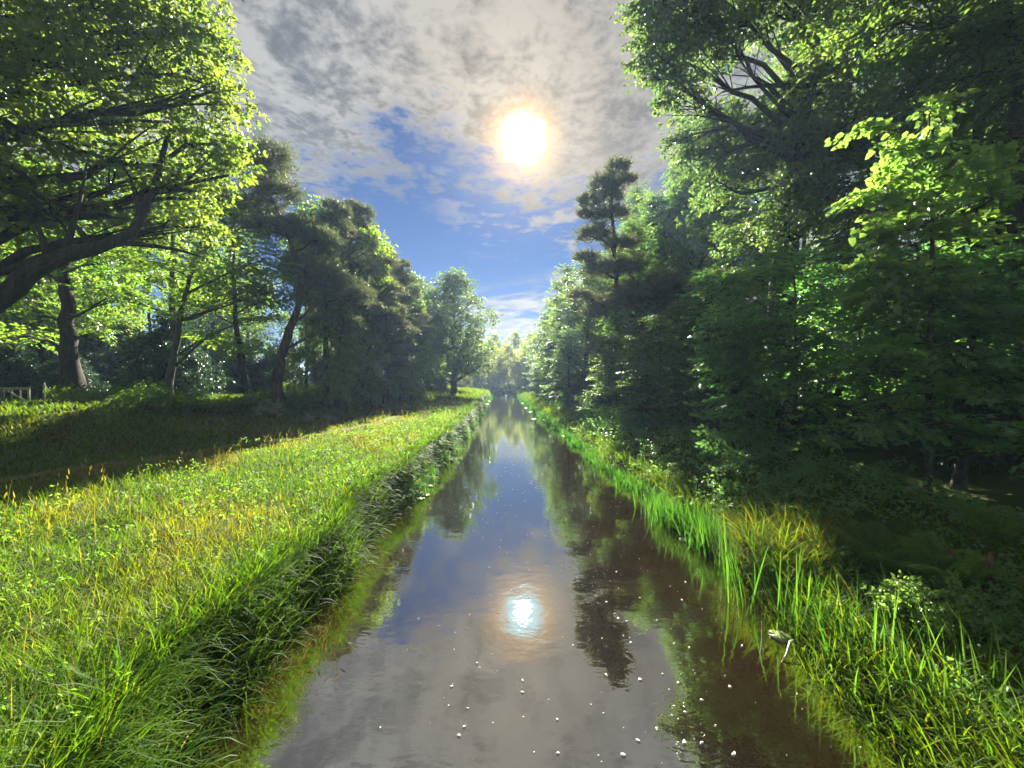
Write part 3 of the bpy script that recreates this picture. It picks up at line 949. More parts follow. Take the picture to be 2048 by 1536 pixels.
    for (x, y), rz, s, lb in row:
        copy_thing(bt, lb, base(x, y), rz, s)
    copy_thing(bt, 'tall leafy tree filling the gap between dark pine and tall oak', base(16.2, 37), 2.0, (1.1, 1.1, 1.4))
    copy_thing(bt, 'leafy tree just above the dark pine, part hidden by the tall oak', base(16.2, 33), 5.0, (1.05, 1.05, 1.5))
    copy_thing(bt, 'tall tree rising between the dark pine and the leafy trees behind it', base(15.4, 47), 1.0, (1.0, 1.0, 1.55))
    g = 'trees of the deep wood behind the right bank'
    lab = 'dark tree in the deep wood behind the right bank'
    for k, (x, y) in enumerate([(16, 13), (15, 20), (21, 15), (15.5, 28), (14, 38), (20, 26), (13, 50), (15, 62), (14, 78), (19, 8.5), (25, 10)]):
        s = .95 + .25 * ((k * 7) % 5) / 5
        copy_thing(bt, lab, base(x, y), k * 1.3, (s, s, s * 1.1), g)

    # --- slim young trees and bushes between them
    rng = np.random.default_rng(91)
    lob = auto_lobes(rng, 6.2, .7, 1.9, 26, 'skirt', .36, .6)
    t = [(0, 0, 0), (.05, .05, 2), (-.05, 0, 4), (0, 0, 6)]
    yb = make_tree('young_beech', 'slender young beech with layered twigs at the water bend', 'tree', base(5.6, 20.5), t, .07, lob, 45, .14, 9000, M_BEECH, M_BIRCH, kind='bough', L=.9)
    copy_thing(yb, 'young beech squeezed in front of the dark pine', base(6.4, 16.5), 2.2, (1, 1, .85))
    copy_thing(yb, 'pale young tree leaning over the far right bank', base(4.6, 31), 4.0, (1, 1, 1.1))
    copy_thing(yb, 'small tree at the foot of the tall sunlit-edged tree', base(4.2, 43), 1.0, (1.1, 1.1, 1.2))

    # --- dense hazel thicket by the water
    loc = base(7.7, 10.4)
    lp = [(1500, 560, 8.2, .75), (1580, 540, 8.4, .8), (1660, 590, 8.4, .8), (1450, 640, 8.0, .6), (1530, 660, 7.9, .8), (1620, 700, 7.9, .8), (1440, 740, 7.9, .55), (1510, 780, 7.7, .75), (1600, 800, 7.6, .7), (1680, 760, 7.8, .8), (1460, 850, 7.6, .55), (1540, 880, 7.4, .55), (1600, 640, 8.2, .7), (1440, 580, 8.3, .5), (1700, 660, 8.2, .8), (1480, 700, 7.9, .6), (1610, 880, 7.4, .45), (1480, 930, 7.3, .4), (1560, 720, 7.8, .7), (1750, 700, 8.2, .8)]
    t = [(0, 0, 0), (-.05, -.1, 1.4), (-.1, -.2, 3.0), (-.15, -.2, 5.4)]
    hz = make_tree('hazel_bush', 'dense hazel thicket bulging over the right bank, lit on its river side', 'shrub', loc, t, .09, rel(lp, loc, 1.23), 46, .13, 17000, M_HAZEL, M_BIRCH, kind='bough', droop=.3, L=1.0, ratio=.72, sub=6, min_r=.008, zmin=.05)
    a = Acc()
    rng = np.random.default_rng(9)
    for k in range(7):
        e = np.array([rng.uniform(-1.6, 1.4), rng.uniform(-1.0, .8), rng.uniform(2.4, 4.2)])
        tube(a, bez(np.array([rng.normal(0, .15), rng.normal(0, .15), 0]), e * np.array([.3, .3, .55]), e, 8), np.linspace(.045, .012, 8), 6)
    obj('stem', a.mesh('hazel_stems', M_BIRCH, True), hz)

    # --- lower, spreading hazel to its right with a dark hollow beneath
    loc = base(8.6, 7.3)
    lp = [(1800, 640, 7.2, .75), (1880, 600, 7.2, .75), (1960, 650, 7, .8), (2040, 620, 6.8, .8), (1760, 740, 7, .65), (1850, 740, 6.9, .75), (1940, 770, 6.7, .75), (2030, 760, 6.5, .75), (1790, 830, 6.7, .55), (1880, 850, 6.5, .6), (1980, 870, 6.3, .6), (2060, 880, 6.2, .6), (2080, 530, 7, .9), (2000, 530, 7.4, .7), (1720, 860, 6.8, .4, .5), (1750, 560, 7.6, .7), (1840, 520, 7.6, .6), (2120, 700, 6.6, .9), (1900, 680, 7.1, .8)]
    t = [(0, 0, 0), (0, -.1, 1.2), (.05, -.15, 2.6), (0, -.2, 4.4)]
    hz2 = make_tree('hazel_bush', 'spreading hazel at the right edge with a dark hollow under it', 'shrub', loc, t, .10, rel(lp, loc), 47, .115, 16000, M_HAZEL, M_BIRCH, kind='bough', droop=.3, L=.85, ratio=.72, sub=6, min_r=.008, zmin=.05)

    # --- bright sapling in front of the dark wood, single leaves of its lit top as parts
    loc = base(7.6, 6.9)
    lp = [(1845, 220, 6.9, .22, 1.3), (1850, 290, 6.9, .32, .9), (1770, 300, 6.9, .3, .8), (1730, 260, 6.9, .18, 1), (1890, 340, 6.9, .42), (1790, 370, 6.9, .4), (1980, 310, 6.8, .22), (1950, 360, 6.8, .35), (1740, 400, 6.9, .32, .6), (1850, 410, 6.8, .5), (1960, 400, 6.8, .38), (1730, 470, 6.9, .35, .6), (1800, 470, 6.8, .5), (1900, 470, 6.8, .45), (1720, 530, 6.9, .35, .5), (1820, 560, 6.8, .5), (1760, 600, 6.8, .4), (1880, 560, 6.8, .4)]
    t = np.array([W(1862, 1060, 6.9) - loc, W(1858, 800, 6.9) - loc, W(1862, 560, 6.9) - loc, W(1858, 400, 6.9) - loc, W(1848, 200, 6.9) - loc])
    rng = np.random.default_rng(10)
    sp = make_tree('lime_sapling', 'bright yellow-green sapling with big lit leaves against the dark wood', 'tree', loc, t, .06, rel(lp, loc), 48, .125, 3600, M_SAP, M_BIRCH, kind='bough', droop=.2, L=.62, ratio=.75, sub=5, min_r=.006, segs=2)
    # 280 big single leaves, sharing six leaf meshes
    metas = []
    for k in range(6):
        b = Acc()
        add_leaves(b, np.zeros((1, 3)), np.array([[1.0, 0, -.12]]), np.array([[0, .2 * (k - 2.5), 1.0]]), .13 + .012 * k, .095 + .008 * k, .12 + .05 * k, 2)
        metas.append(b.mesh('sapling_leaf_%d' % k, M_SAP))
    lobes = np.array(rel(lp, loc))
    for k in range(280):
        lb = lobes[rng.integers(0, len(lobes))]
        d = sphere_dirs(rng, 1, -.6)[0]
        d[1] = -abs(d[1]) * .8
        o = obj('leaf', metas[k % 6], sp)
        o.location = lb[:3] + d * lb[3:6] * rng.uniform(.8, 1.1)
        o.rotation_euler = (rng.uniform(-.9, .9), rng.uniform(.1, 1.2), rng.uniform(0, 6.28))


def build_far_trees():
    rng = np.random.default_rng(101)
    lob = auto_lobes(rng, 10.5, 1.2, 3.4, 30, 'round', .34, .8)
    t = [(0, 0, 0), (.1, 0, 3), (-.1, .1, 6), (0, 0, 9.8)]
    g = 'pale trees closing the view beyond the river bend'
    lab = 'pale willowy tree closing the view beyond the river bend'
    w = make_tree('willow_tree', lab, 'tree', base(-6, 98), t, .16, lob, 61, .3, 8000, M_FAR, M_BIRCH, group=g, rand=.6, L=1.2, sc=1.2)
    k = 0
    for x, y, s in [(-1, 95, 1.0), (3.5, 94, 1.0), (-11, 101, 1.2), (8, 95, 1.2), (-17, 106, 1.3), (1, 122, 1.6), (-6, 126, 1.6), (-24, 112, 1.4), (13, 96, 1.3), (-32, 112, 1.4), (20, 98, 1.3), (9, 120, 1.6), (-14, 128, 1.7), (16, 116, 1.5), (-3, 93.5, .62), (1.5, 92, .6), (5.5, 91, .75), (-8.5, 97, .6)]:
        k += 1
        copy_thing(w, lab, base(x, y), k * 1.1, (s, s, s), g)
    copy_thing(w, 'round grey-green willow bush on the far bend of the river', base(-4.6, 95), 2.0, (.6, .6, .42))
    copy_thing(w, 'low willow bush at the water on the far right of the bend', base(2.6, 88.5), 4.0, (.45, .45, .36))
    copy_thing(w, 'sparse leaning tree in the sky gap at the far right bank', base(4.2, 88), 3.0, (.75, .75, 1.2))


def build_shrubs():
    rng = np.random.default_rng(111)
    lob = auto_lobes(rng, 3.6, .5, 1.7, 20, 'skirt', .42, .75)
    t = [(0, 0, 0), (.05, 0, 1), (0, .05, 2), (0, 0, 3.3)]
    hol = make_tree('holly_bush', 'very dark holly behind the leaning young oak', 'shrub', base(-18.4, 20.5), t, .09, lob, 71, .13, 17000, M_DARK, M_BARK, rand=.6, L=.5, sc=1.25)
    g = 'dark bushes under the wood at the brow of the left bank'
    lab = 'dark evergreen bush under the trees along the brow of the left bank'
    for k, (x, y, s) in enumerate([(-24.5, 21, .7), (-28, 21.5, .8), (-21.5, 22.5, .7), (-15, 25, .6), (-14.2, 30, .65), (-13.4, 34, .7), (-12.2, 39, .75), (-12.2, 46, .8), (-11.5, 52, .8), (-11, 57, .7), (-32, 23, .8), (-17.5, 28, .9), (-16, 33, .9), (-26, 27, 1.0), (-22, 29, 1.0), (-20, 33, 1.1), (-30, 31, 1.1), (-15.5, 38, 1.1), (-36, 28, 1.2), (-33, 33, 1.5), (-40, 33, 1.5), (-27.5, 25, 1.1), (-45, 36, 1.6), (-19, 27, .9), (-30, 36, 1.5)]):
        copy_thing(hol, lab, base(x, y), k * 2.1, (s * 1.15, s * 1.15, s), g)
    # dark understorey on the right
    g = 'dark understorey bushes on the right bank'
    lab = 'dark understorey bush in the shade behind the right bank'
    for k, (x, y, s) in enumerate([(9.6, 11.8, .8), (10.2, 8.5, .7), (7.9, 14, .8), (6.6, 18.5, .7), (6.2, 24, .8), (5.6, 29, .8), (5.0, 36, .8), (4.6, 42, .8), (4.4, 50, .9), (11.5, 12, 1.1), (4.3, 60, .9), (4.3, 70, .9), (12.5, 7, .9)]):
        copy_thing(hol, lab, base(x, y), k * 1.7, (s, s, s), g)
    # leafy green bushes along the brow
    rng = np.random.default_rng(112)
    lob = [(.0, 0, .45, .5, .5, .4), (.4, .1, .3, .4, .4, .3), (-.4, .05, .35, .4, .4, .3), (.1, .3, .6, .35, .35, .3), (-.15, -.2, .3, .35, .35, .25)]
    t = [(0, 0, 0), (0, 0, .3), (0, 0, .6)]
    bb = make_tree('bramble_bush', 'fresh green bramble mound below the dark holly', 'shrub', base(-14.6, 15.2), t, .02, lob, 72, .075, 2600, M_HERB, M_BIRCH, rand=.6, L=.3, min_r=.005, sc=1.3)
    g = 'bramble mounds along the brow of the left bank'
    lab = 'green bramble mound among the grass along the brow of the left bank'
    for k, (x, y, s) in enumerate([(-15.8, 16.2, 1.1), (-13.6, 16, 1.2), (-12.9, 17.2, 1.1), (-12.5, 18.8, 1.2), (-12, 20.5, 1.3), (-13.2, 23, 1.6), (-12.6, 26, 1.6), (-12, 29, 1.6), (-11.3, 32, 1.6), (-10.6, 36, 1.6), (-10, 40, 1.5), (-17.5, 16.4, 1.1), (-19.5, 17, 1.1)]):
        copy_thing(bb, lab, base(x, y, -.05), k * 2.3, (s * 1.2, s * 1.2, s * .8), g)
    # pale leaved bushes on the embankment
    lb3 = ['pale bush, left and loosest of three on the shaded bank', 'round pinkish-white bush, middle of three on the shaded bank', 'low cream-green bush nearest the path, right of three on the bank']
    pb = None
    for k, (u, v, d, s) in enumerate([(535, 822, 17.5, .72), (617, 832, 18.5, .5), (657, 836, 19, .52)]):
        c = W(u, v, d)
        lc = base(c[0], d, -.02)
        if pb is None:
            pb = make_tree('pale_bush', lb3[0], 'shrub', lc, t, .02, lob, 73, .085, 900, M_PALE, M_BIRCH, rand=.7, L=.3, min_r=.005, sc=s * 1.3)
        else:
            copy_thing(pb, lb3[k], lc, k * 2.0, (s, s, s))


# ------------------------------------------------------------------ grass and herbs
def blades(acc, rng, P, ln, wd, th0, bend, tint, segs=3, phi=None):
    N = len(P)
    ln = np.broadcast_to(ln, (N,))
    wd = np.broadcast_to(wd, (N,))
    th0 = np.broadcast_to(th0, (N,))
    bend = np.broadcast_to(bend, (N,))
    phi = rng.uniform(0, 2 * np.pi, N) if phi is None else phi
    hd = np.stack([np.cos(phi), np.sin(phi), np.zeros(N)], -1)
    tw = rng.normal(0, .5, N)
    sd = np.stack([-np.sin(phi + tw), np.cos(phi + tw), np.zeros(N)], -1)
    prof = {3: [.8, 1.0, .7, 0], 4: [.75, 1.0, .92, .6, 0], 5: [.7, .95, 1.0, .85, .5, 0]}[segs]
    p = P.copy()
    V = []
    for k in range(segs + 1):
        w = wd[:, None] * prof[k] * .5
        if k < segs:
            V += [p - sd * w, p + sd * w]
        else:
            V += [p]
        th = th0 + bend * (k + .5) / segs
        st = (ln / segs)[:, None]
        p = p + hd * (np.sin(th)[:, None] * st) + np.array([0, 0, 1.0]) * (np.cos(th)[:, None] * st)
    v = np.stack(V, 1)
    nv = 2 * segs + 1
    i = np.arange(N)[:, None] * nv
    f4 = np.concatenate([i + np.array([[2 * k, 2 * k + 1, 2 * k + 3, 2 * k + 2]]) for k in range(segs - 1)])
    f3 = i + np.array([[2 * segs - 2, 2 * segs - 1, 2 * segs]])
    acc.add(v.reshape(-1, 3), f3=f3, f4=f4, att=np.repeat(tint, nv))


def vnoise(x, y, s, seed=0):
    a = np.sin(x * s * 1.0 + seed) * np.cos(y * s * 1.3 + seed * 2.1)
    b = np.sin((x + y) * s * 2.1 + seed * 3) * np.cos((x - y) * s * 1.7 + seed)
    c = np.sin(x * s * 4.3 + y * s * 3.1 + seed * .7)
    return .5 + .5 * (a * .5 + b * .32 + c * .18)


def scatter(rng, n, x0, x1, y0, y1, keep):
    x = rng.uniform(x0, x1, n)
    y = rng.uniform(y0, y1, n)
    k = rng.uniform(0, 1, n) < keep(x, y)
    return x[k], y[k]


def in_view(x, y, mg=1.2):
    return (x > -1.36 * y - mg) & (x < 1.36 * y + mg)


def build_grass():
    rng = np.random.default_rng(201)
    # -- sunlit meadow between river and path
    a = Acc()

    def dens(x, y):
        ok = (x < Lx(y) + .12) & (x > Pxy(y) + .30) & in_view(x, y)
        dd = np.hypot(x, y)
        return ok * np.clip((4.2 / np.maximum(dd, 4.2)) ** 1.15, .03, 1)
    x, y = scatter(rng, 600000, -15, -2.2, .9, 46, dens)
    dd = np.hypot(x, y)
    edge = np.clip(1 - (Lx(y) - x) / 1.6, 0, 1)                   # 1 at the water
    toward = sstep(2.5, 0.4, x - Pxy(y) - .6)                      # 1 at the path
    clump = vnoise(x, y, 1.9, 1)
    ln = (.20 + .20 * clump + .20 * edge) * rng.uniform(.65, 1.25, len(x)) * (1 - .45 * toward)
    near = sstep(9, 4, dd)
    ln = ln * (1 + .22 * near)
    wd = (.0058 + .0040 * edge) * rng.uniform(.7, 1.4, len(x)) * np.clip(dd / 5.0, 1, 5.5) ** .75
    yel = vnoise(x, y, .55, 4)
    tint = .25 + .46 * sstep(.42, .8, yel) * (1 - edge) + .22 * toward + .18 * sstep(3, 8, Lx(y) - x) + rng.normal(0, .12, len(x))
    tint = np.where(rng.uniform(0, 1, len(x)) < .05, rng.uniform(.8, 1, len(x)), tint)
    P = np.stack([x, y, Hgt(x, y) - .02], -1)
    blades(a, rng, P, ln, wd, np.abs(rng.normal(0, .28, len(x))), rng.uniform(.3, 1.7, len(x)), np.clip(tint, 0, 1))
    # long arching water-grass on the bank edge, leaning out over the water
    n = 21000
    y = 1.2 + 58 * rng.uniform(0, 1, n) ** 2.2
    x = Lx(y) + rng.uniform(-.5, .10, n)
    dd = np.hypot(x, y)
    P = np.stack([x, y, Hgt(x, y) - .03], -1)
    phi = rng.normal(0, 1.0, n)
    blades(a, rng, P, rng.uniform(.3, .75, n), rng.uniform(.008, .017, n) * np.clip(dd / 6, 1, 3.5), rng.uniform(.05, .5, n), rng.uniform(.7, 2.1, n), np.clip(.2 + rng.normal(0, .15, n), 0, 1), 4, phi)
    obj('meadow_grass', a.mesh('meadow_grass', M_GRASS), kind='stuff', label='sunlit long grass of the meadow between river and path', category='grass')

    # -- low herbs growing through the meadow grass
    a = Acc()
    xs, ys = scatter(rng, 17000, -9, -2.5, 1.0, 34, lambda x, y: (x < Lx(y) + .25) * (x > Pxy(y) + 1.0) * in_view(x, y) * np.clip((5 / np.hypot(x, y)) ** 1.2, .05, 1) * (.12 + .88 * (vnoise(x, y, 1.3, 9) > .5)) * np.clip(1.3 - (Lx(y) - x) / 4.5, .12, 1))
    c = np.stack([xs, ys, Hgt(xs, ys) + rng.uniform(.12, .42, len(xs))], -1)
    ax = rng.normal(0, 1, c.shape) * np.array([1, 1, .4])
    ddm = np.hypot(xs, ys)
    for lo, hi, s in ((0, 7, 1.0), (7, 14, 1.5), (14, 60, 2.4)):
        q = (ddm >= lo) & (ddm < hi)
        spray_leaves(a, rng, c[q], ax[q], 7, .18 * s, .045 * s, .022 * s, .6, .05)
    # white clover-like flower heads: tiny pale umbels
    obj('meadow_herbs', a.mesh('meadow_herbs', M_HERB), kind='stuff', label='low leafy herbs among the meadow grass', category='herbs')

    # -- shaded, shorter grass on the embankment
    a = Acc()
    x, y = scatter(rng, 430000, -32, -5, 5, 60, lambda x, y: (x < Pxy(y) - .28) * (x > Pxy(y) - 14) * in_view(x, y, 2) * np.clip((10 / np.hypot(x, y)) ** 1.1, .05, 1))
    dd = np.hypot(x, y)
    cl = vnoise(x, y, 1.1, 3)
    tint = .36 + .34 * sstep(.35, .75, vnoise(x, y, .5, 7)) * sstep(9, 3, Pxy(y) - x) + rng.normal(0, .12, len(x))
    P = np.stack([x, y, Hgt(x, y) - .02], -1)
    blades(a, rng, P, (.14 + .22 * cl) * rng.uniform(.6, 1.3, len(x)), .012 * np.clip(dd / 8, 1, 4) * rng.uniform(.7, 1.3, len(x)), np.abs(rng.normal(0, .3, len(x))), rng.uniform(.3, 1.6, len(x)), np.clip(tint, 0, 1))
    # trodden grass on the path itself
    n = 9000
    y = 4 + 40 * rng.uniform(0, 1, n) ** 1.4
    x = Pxy(y) + rng.choice([-.33, 0, .33], n) + rng.normal(0, .10, n)
    P = np.stack([x, y, Hgt(x, y) + .01], -1)
    blades(a, rng, P, rng.uniform(.05, .13, n), .012 * np.clip(y / 9, 1, 3), rng.uniform(.1, .9, n), rng.uniform(.3, 1.2, n), np.clip(.65 + rng.normal(0, .15, n), 0, 1))
    obj('bank_grass', a.mesh('bank_grass', M_GRASS), kind='stuff', label='shaded short grass on the embankment left of the path', category='grass')

    # -- dry seed stalks standing along the path
    a = Acc()
    n = 70
    y = rng.uniform(7.5, 34, n)
    x = Pxy(y) + rng.choice([-.75, .75], n) + rng.normal(0, .25, n)
    n2 = 260
    y2 = 2 + 22 * rng.uniform(0, 1, n2) ** 1.3
    x2 = Lx(y2) - rng.uniform(.3, 6.5, n2)
    q = x2 > Pxy(y2) + .6
    x, y = np.concatenate([x, x2[q]]), np.concatenate([y, y2[q]])
    n = len(x)
    P = np.stack([x, y, Hgt(x, y)], -1)
    blades(a, rng, P, rng.uniform(.4, .75, n), .007, rng.uniform(0, .15, n), rng.uniform(0, .4, n), np.full(n, .95))
    tips = P + np.array([0, 0, .5])
    for k in range(3):
        blades(a, rng, tips + rng.normal(0, .02, P.shape) - np.array([0, 0, .08 * k]), rng.uniform(.06, .12, n), .014, rng.uniform(0, .4, n), rng.uniform(0, .6, n), np.full(n, .95))
    obj('seed_stalks', a.mesh('seed_stalks', M_GRASS), kind='stuff', label='dry pale seed stalks standing in the meadow and along the path', category='grass')

    # far meadow and far banks
    a = Acc()
    n = 26000
    y = rng.uniform(40, 112, n)
    x = np.where(rng.uniform(0, 1, n) < .6, Lx(y) - rng.uniform(-.1, 9, n) ** 1.0, Rx(y) + rng.uniform(-.1, 9, n))
    P = np.stack([x, y, Hgt(x, y) - .03], -1)
    blades(a, rng, P, rng.uniform(.35, .8, n), rng.uniform(.05, .10, n) * y / 60, np.abs(rng.normal(0, .3, n)), rng.uniform(.3, 1.4, n), np.clip(.42 + rng.normal(0, .15, n), 0, 1))
    obj('far_bank_grass', a.mesh('far_bank_grass', M_GRASS), kind='stuff', label='lit grass on the far banks where the river bends', category='grass')

    # -- dead bracken litter on the bank
    a = Acc()
    x, y = scatter(rng, 9000, -16, -6, 11, 34, lambda x, y: (x < Pxy(y) - 1.0) * (x > Pxy(y) - 6.5) * (vnoise(x, y, .8, 2.2) > .56))
    c = np.stack([x, y, Hgt(x, y) + rng.uniform(.02, .2, len(x))], -1)
    spray_leaves(a, rng, c, rng.normal(0, 1, c.shape) * np.array([1, 1, .3]), 6, .3, .10, .035, .5, .05)
    obj('dead_bracken', a.mesh('dead_bracken', M_BRACKEN), kind='stuff', label='brown dead bracken lying in patches on the shaded bank', category='bracken')


def build_right_bank():
    rng = np.random.default_rng(301)
    # -- nettles and brambles covering the right bank
    a = Acc()
    x, y = scatter(rng, 30000, 2.5, 12, 2.0, 60, lambda x, y: (x > Rx(y) + .35) * (x < Rx(y) + 3.6 + .02 * y) * in_view(x, y, 1.5) * np.clip((7 / np.hypot(x, y)) ** .9, .06, 1) * (.35 + .65 * (vnoise(x, y, 1.6, 5) > .45)))
    dd = np.hypot(x, y)
    hgt = .15 + .75 * vnoise(x, y, 1.0, 8) * sstep(.3, 1.4, x - Rx(y)) * sstep(4, 8, y) + .2 * sstep(.3, 1.4, x - Rx(y))
    c = np.stack([x, y, Hgt(x, y) + hgt * rng.uniform(.25, 1, len(x)) ** .6], -1)
    ax = rng.normal(0, 1, c.shape) * np.array([1, 1, .4])
    for lo, hi, s in ((0, 8, 1.0), (8, 16, 1.4), (16, 80, 2.3)):
        q = (dd >= lo) & (dd < hi)
        spray_leaves(a, rng, c[q], ax[q], 9, .3 * s, .07 * s, .042 * s, .55, .15)
    obj('bank_herbs', a.mesh('bank_herbs', M_HAZEL), kind='stuff', label='nettles and brambles covering the shaded right bank', category='herbs')

    # -- long arching grass on the right bank
    a = Acc()
    x, y = scatter(rng, 120000, 2.5, 9, 1.6, 60, lambda x, y: (x > Rx(y) + .1) * (x < Rx(y) + 3.2) * in_view(x, y, 1.2) * np.clip((4.5 / np.hypot(x, y)) ** 1.3, .03, 1) * (.25 + .75 * (vnoise(x, y, 1.2, 6) > .42)))
    dd = np.hypot(x, y)
    P = np.stack([x, y, Hgt(x, y) - .02], -1)
    n = len(x)
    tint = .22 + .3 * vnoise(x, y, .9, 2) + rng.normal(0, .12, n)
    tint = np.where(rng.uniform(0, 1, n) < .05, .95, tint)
    blades(a, rng, P, rng.uniform(.3, .85, n), rng.uniform(.008, .015, n) * np.clip(dd / 6, 1, 3.5), rng.uniform(.0, .5, n), rng.uniform(.5, 2.2, n), np.clip(tint, 0, 1), 4)
    # the pale tussock that catches the sun
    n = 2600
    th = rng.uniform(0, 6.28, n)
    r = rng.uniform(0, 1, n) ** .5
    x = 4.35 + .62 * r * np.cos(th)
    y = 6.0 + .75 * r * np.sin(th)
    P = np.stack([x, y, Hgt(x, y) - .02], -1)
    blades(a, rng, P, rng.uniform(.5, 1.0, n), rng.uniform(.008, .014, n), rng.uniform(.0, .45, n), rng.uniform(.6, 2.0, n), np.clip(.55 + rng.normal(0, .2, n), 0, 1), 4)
    # short growth on the slope down to the water
    n = 16000
    y = 1.5 + 22 * rng.uniform(0, 1, n) ** 2.0
    x = Rx(y) + rng.uniform(-.12, .75, n)
    P = np.stack([x, y, Hgt(x, y) - .02], -1)
    blades(a, rng, P, rng.uniform(.22, .55, n), rng.uniform(.009, .016, n) * np.clip(y / 6, 1, 3), rng.uniform(.0, .5, n), rng.uniform(.3, 1.8, n), np.clip(.32 + rng.normal(0, .15, n), 0, 1), 4)
    # far grassy tongue
    n = 14000
    y = rng.uniform(24, 62, n)
    x = Rx(y) + rng.uniform(-.1, 2.2, n) * np.clip((62 - y) / 30, .35, 1)
    P = np.stack([x, y, Hgt(x, y) - .02], -1)
    blades(a, rng, P, rng.uniform(.35, .9, n), rng.uniform(.02, .045, n), rng.uniform(0, .3, n), rng.uniform(.2, 1.2, n), np.clip(.45 + rng.normal(0, .15, n), 0, 1))
    obj('bank_grass', a.mesh('right_bank_grass', M_GRASS), kind='stuff', label='long arching grass on the right bank above the reeds', category='grass')

    # -- reed fringe in the water, farther on: one mass
    a = Acc()
    n = 9000
    y = 7.0 + 60 * rng.uniform(0, 1, n) ** 1.7
    x = Rx(y) + rng.normal(.0, .17, n) + .1 * np.sin(y * 2)
    P = np.stack([x, y, np.full(n, -.05)], -1)
    dd = np.hypot(x, y)
    blades(a, rng, P, rng.uniform(.3, .8, n) * (1 - .4 * sstep(8, 10, y) * sstep(26, 22, y)), rng.uniform(.011, .02, n) * np.clip(dd / 8, 1, 3), np.abs(rng.normal(0, .2, n)), rng.uniform(.05, .9, n), np.clip(.4 + rng.normal(0, .2, n), 0, 1), 4)
    n = 3500
    y = 9 + 75 * rng.uniform(0, 1, n) ** 1.3
    x = Lx(y) + rng.normal(.12, .12, n)
    P = np.stack([x, y, np.full(n, -.05)], -1)
    blades(a, rng, P, rng.uniform(.25, .6, n), rng.uniform(.011, .02, n) * np.clip(y / 8, 1, 3.5), np.abs(rng.normal(0, .25, n)), rng.uniform(.05, .9, n), np.clip(.4 + rng.normal(0, .2, n), 0, 1), 4)
    obj('reed_fringe', a.mesh('reed_fringe', M_REED), kind='stuff', label='thin reed fringe standing in the water along both banks', category='reeds')

    # -- near reeds: clumps with single blades
    metas = []
    for k in range(10):
        b = Acc()
        r2 = np.random.default_rng(400 + k)
        blades(b, r2, np.zeros((1, 3)), np.array([.72 + .05 * k]), np.array([.017 + .0012 * (k % 4)]), np.array([.02 + .035 * (k % 5)]), np.array([.08 + .13 * (k % 4)]), np.array([.15 + .07 * k]), 5, np.zeros(1))
        metas.append(b.mesh('reed_blade_%d' % k, M_REED))
    spots = [(1420, 1115), (1450, 1165), (1490, 1210), (1520, 1160), (1570, 1215), (1600, 1270), (1640, 1230), (1660, 1310), (1700, 1270), (1720, 1350), (1765, 1310), (1780, 1400), (1830, 1370), (1840, 1450), (1890, 1420), (1900, 1500), (1950, 1470), (1985, 1530), (1560, 1160), (2010, 1480), (1620, 1200), (1690, 1225), (1740, 1260), (1810, 1325), (1870, 1380), (1930, 1430), (1475, 1135), (2040, 1530)]
    spots.sort(key=lambda q: -q[1])
    ords = ['nearest', 'second nearest', 'third nearest', 'fourth', 'fifth', 'sixth', 'seventh', 'eighth', 'ninth', 'tenth', 'eleventh', 'twelfth', 'thirteenth', 'fourteenth', 'fifteenth', 'sixteenth', 'seventeenth', 'eighteenth', 'nineteenth', 'twentieth', 'twenty-first', 'twenty-second', 'twenty-third', 'twenty-fourth', 'twenty-fifth', 'twenty-sixth', 'twenty-seventh', 'twenty-eighth', 'last']
    for k, (u, v) in enumerate(spots):
        d = CAMZ * F / (v - 757)
        c = W(u, v, d)
        c[2] = -.04
        lb = 'upright reed clump at the right water edge, %s counting up from the bottom' % ords[k]
        root = thing('reed_clump', lb, 'reeds', c, 0, 1, 'reed clumps along the near right bank')
        for j in range(20):
            o = obj('blade', metas[rng.integers(0, 10)], root)
            o.location = (rng.normal(0, .12), rng.normal(0, .14), 0)
            o.rotation_euler = (rng.normal(0, .10), rng.normal(0, .10), rng.normal(2.6, 1.3))
            s = rng.uniform(.65, 1.12)
            o.scale = (s, s, s)


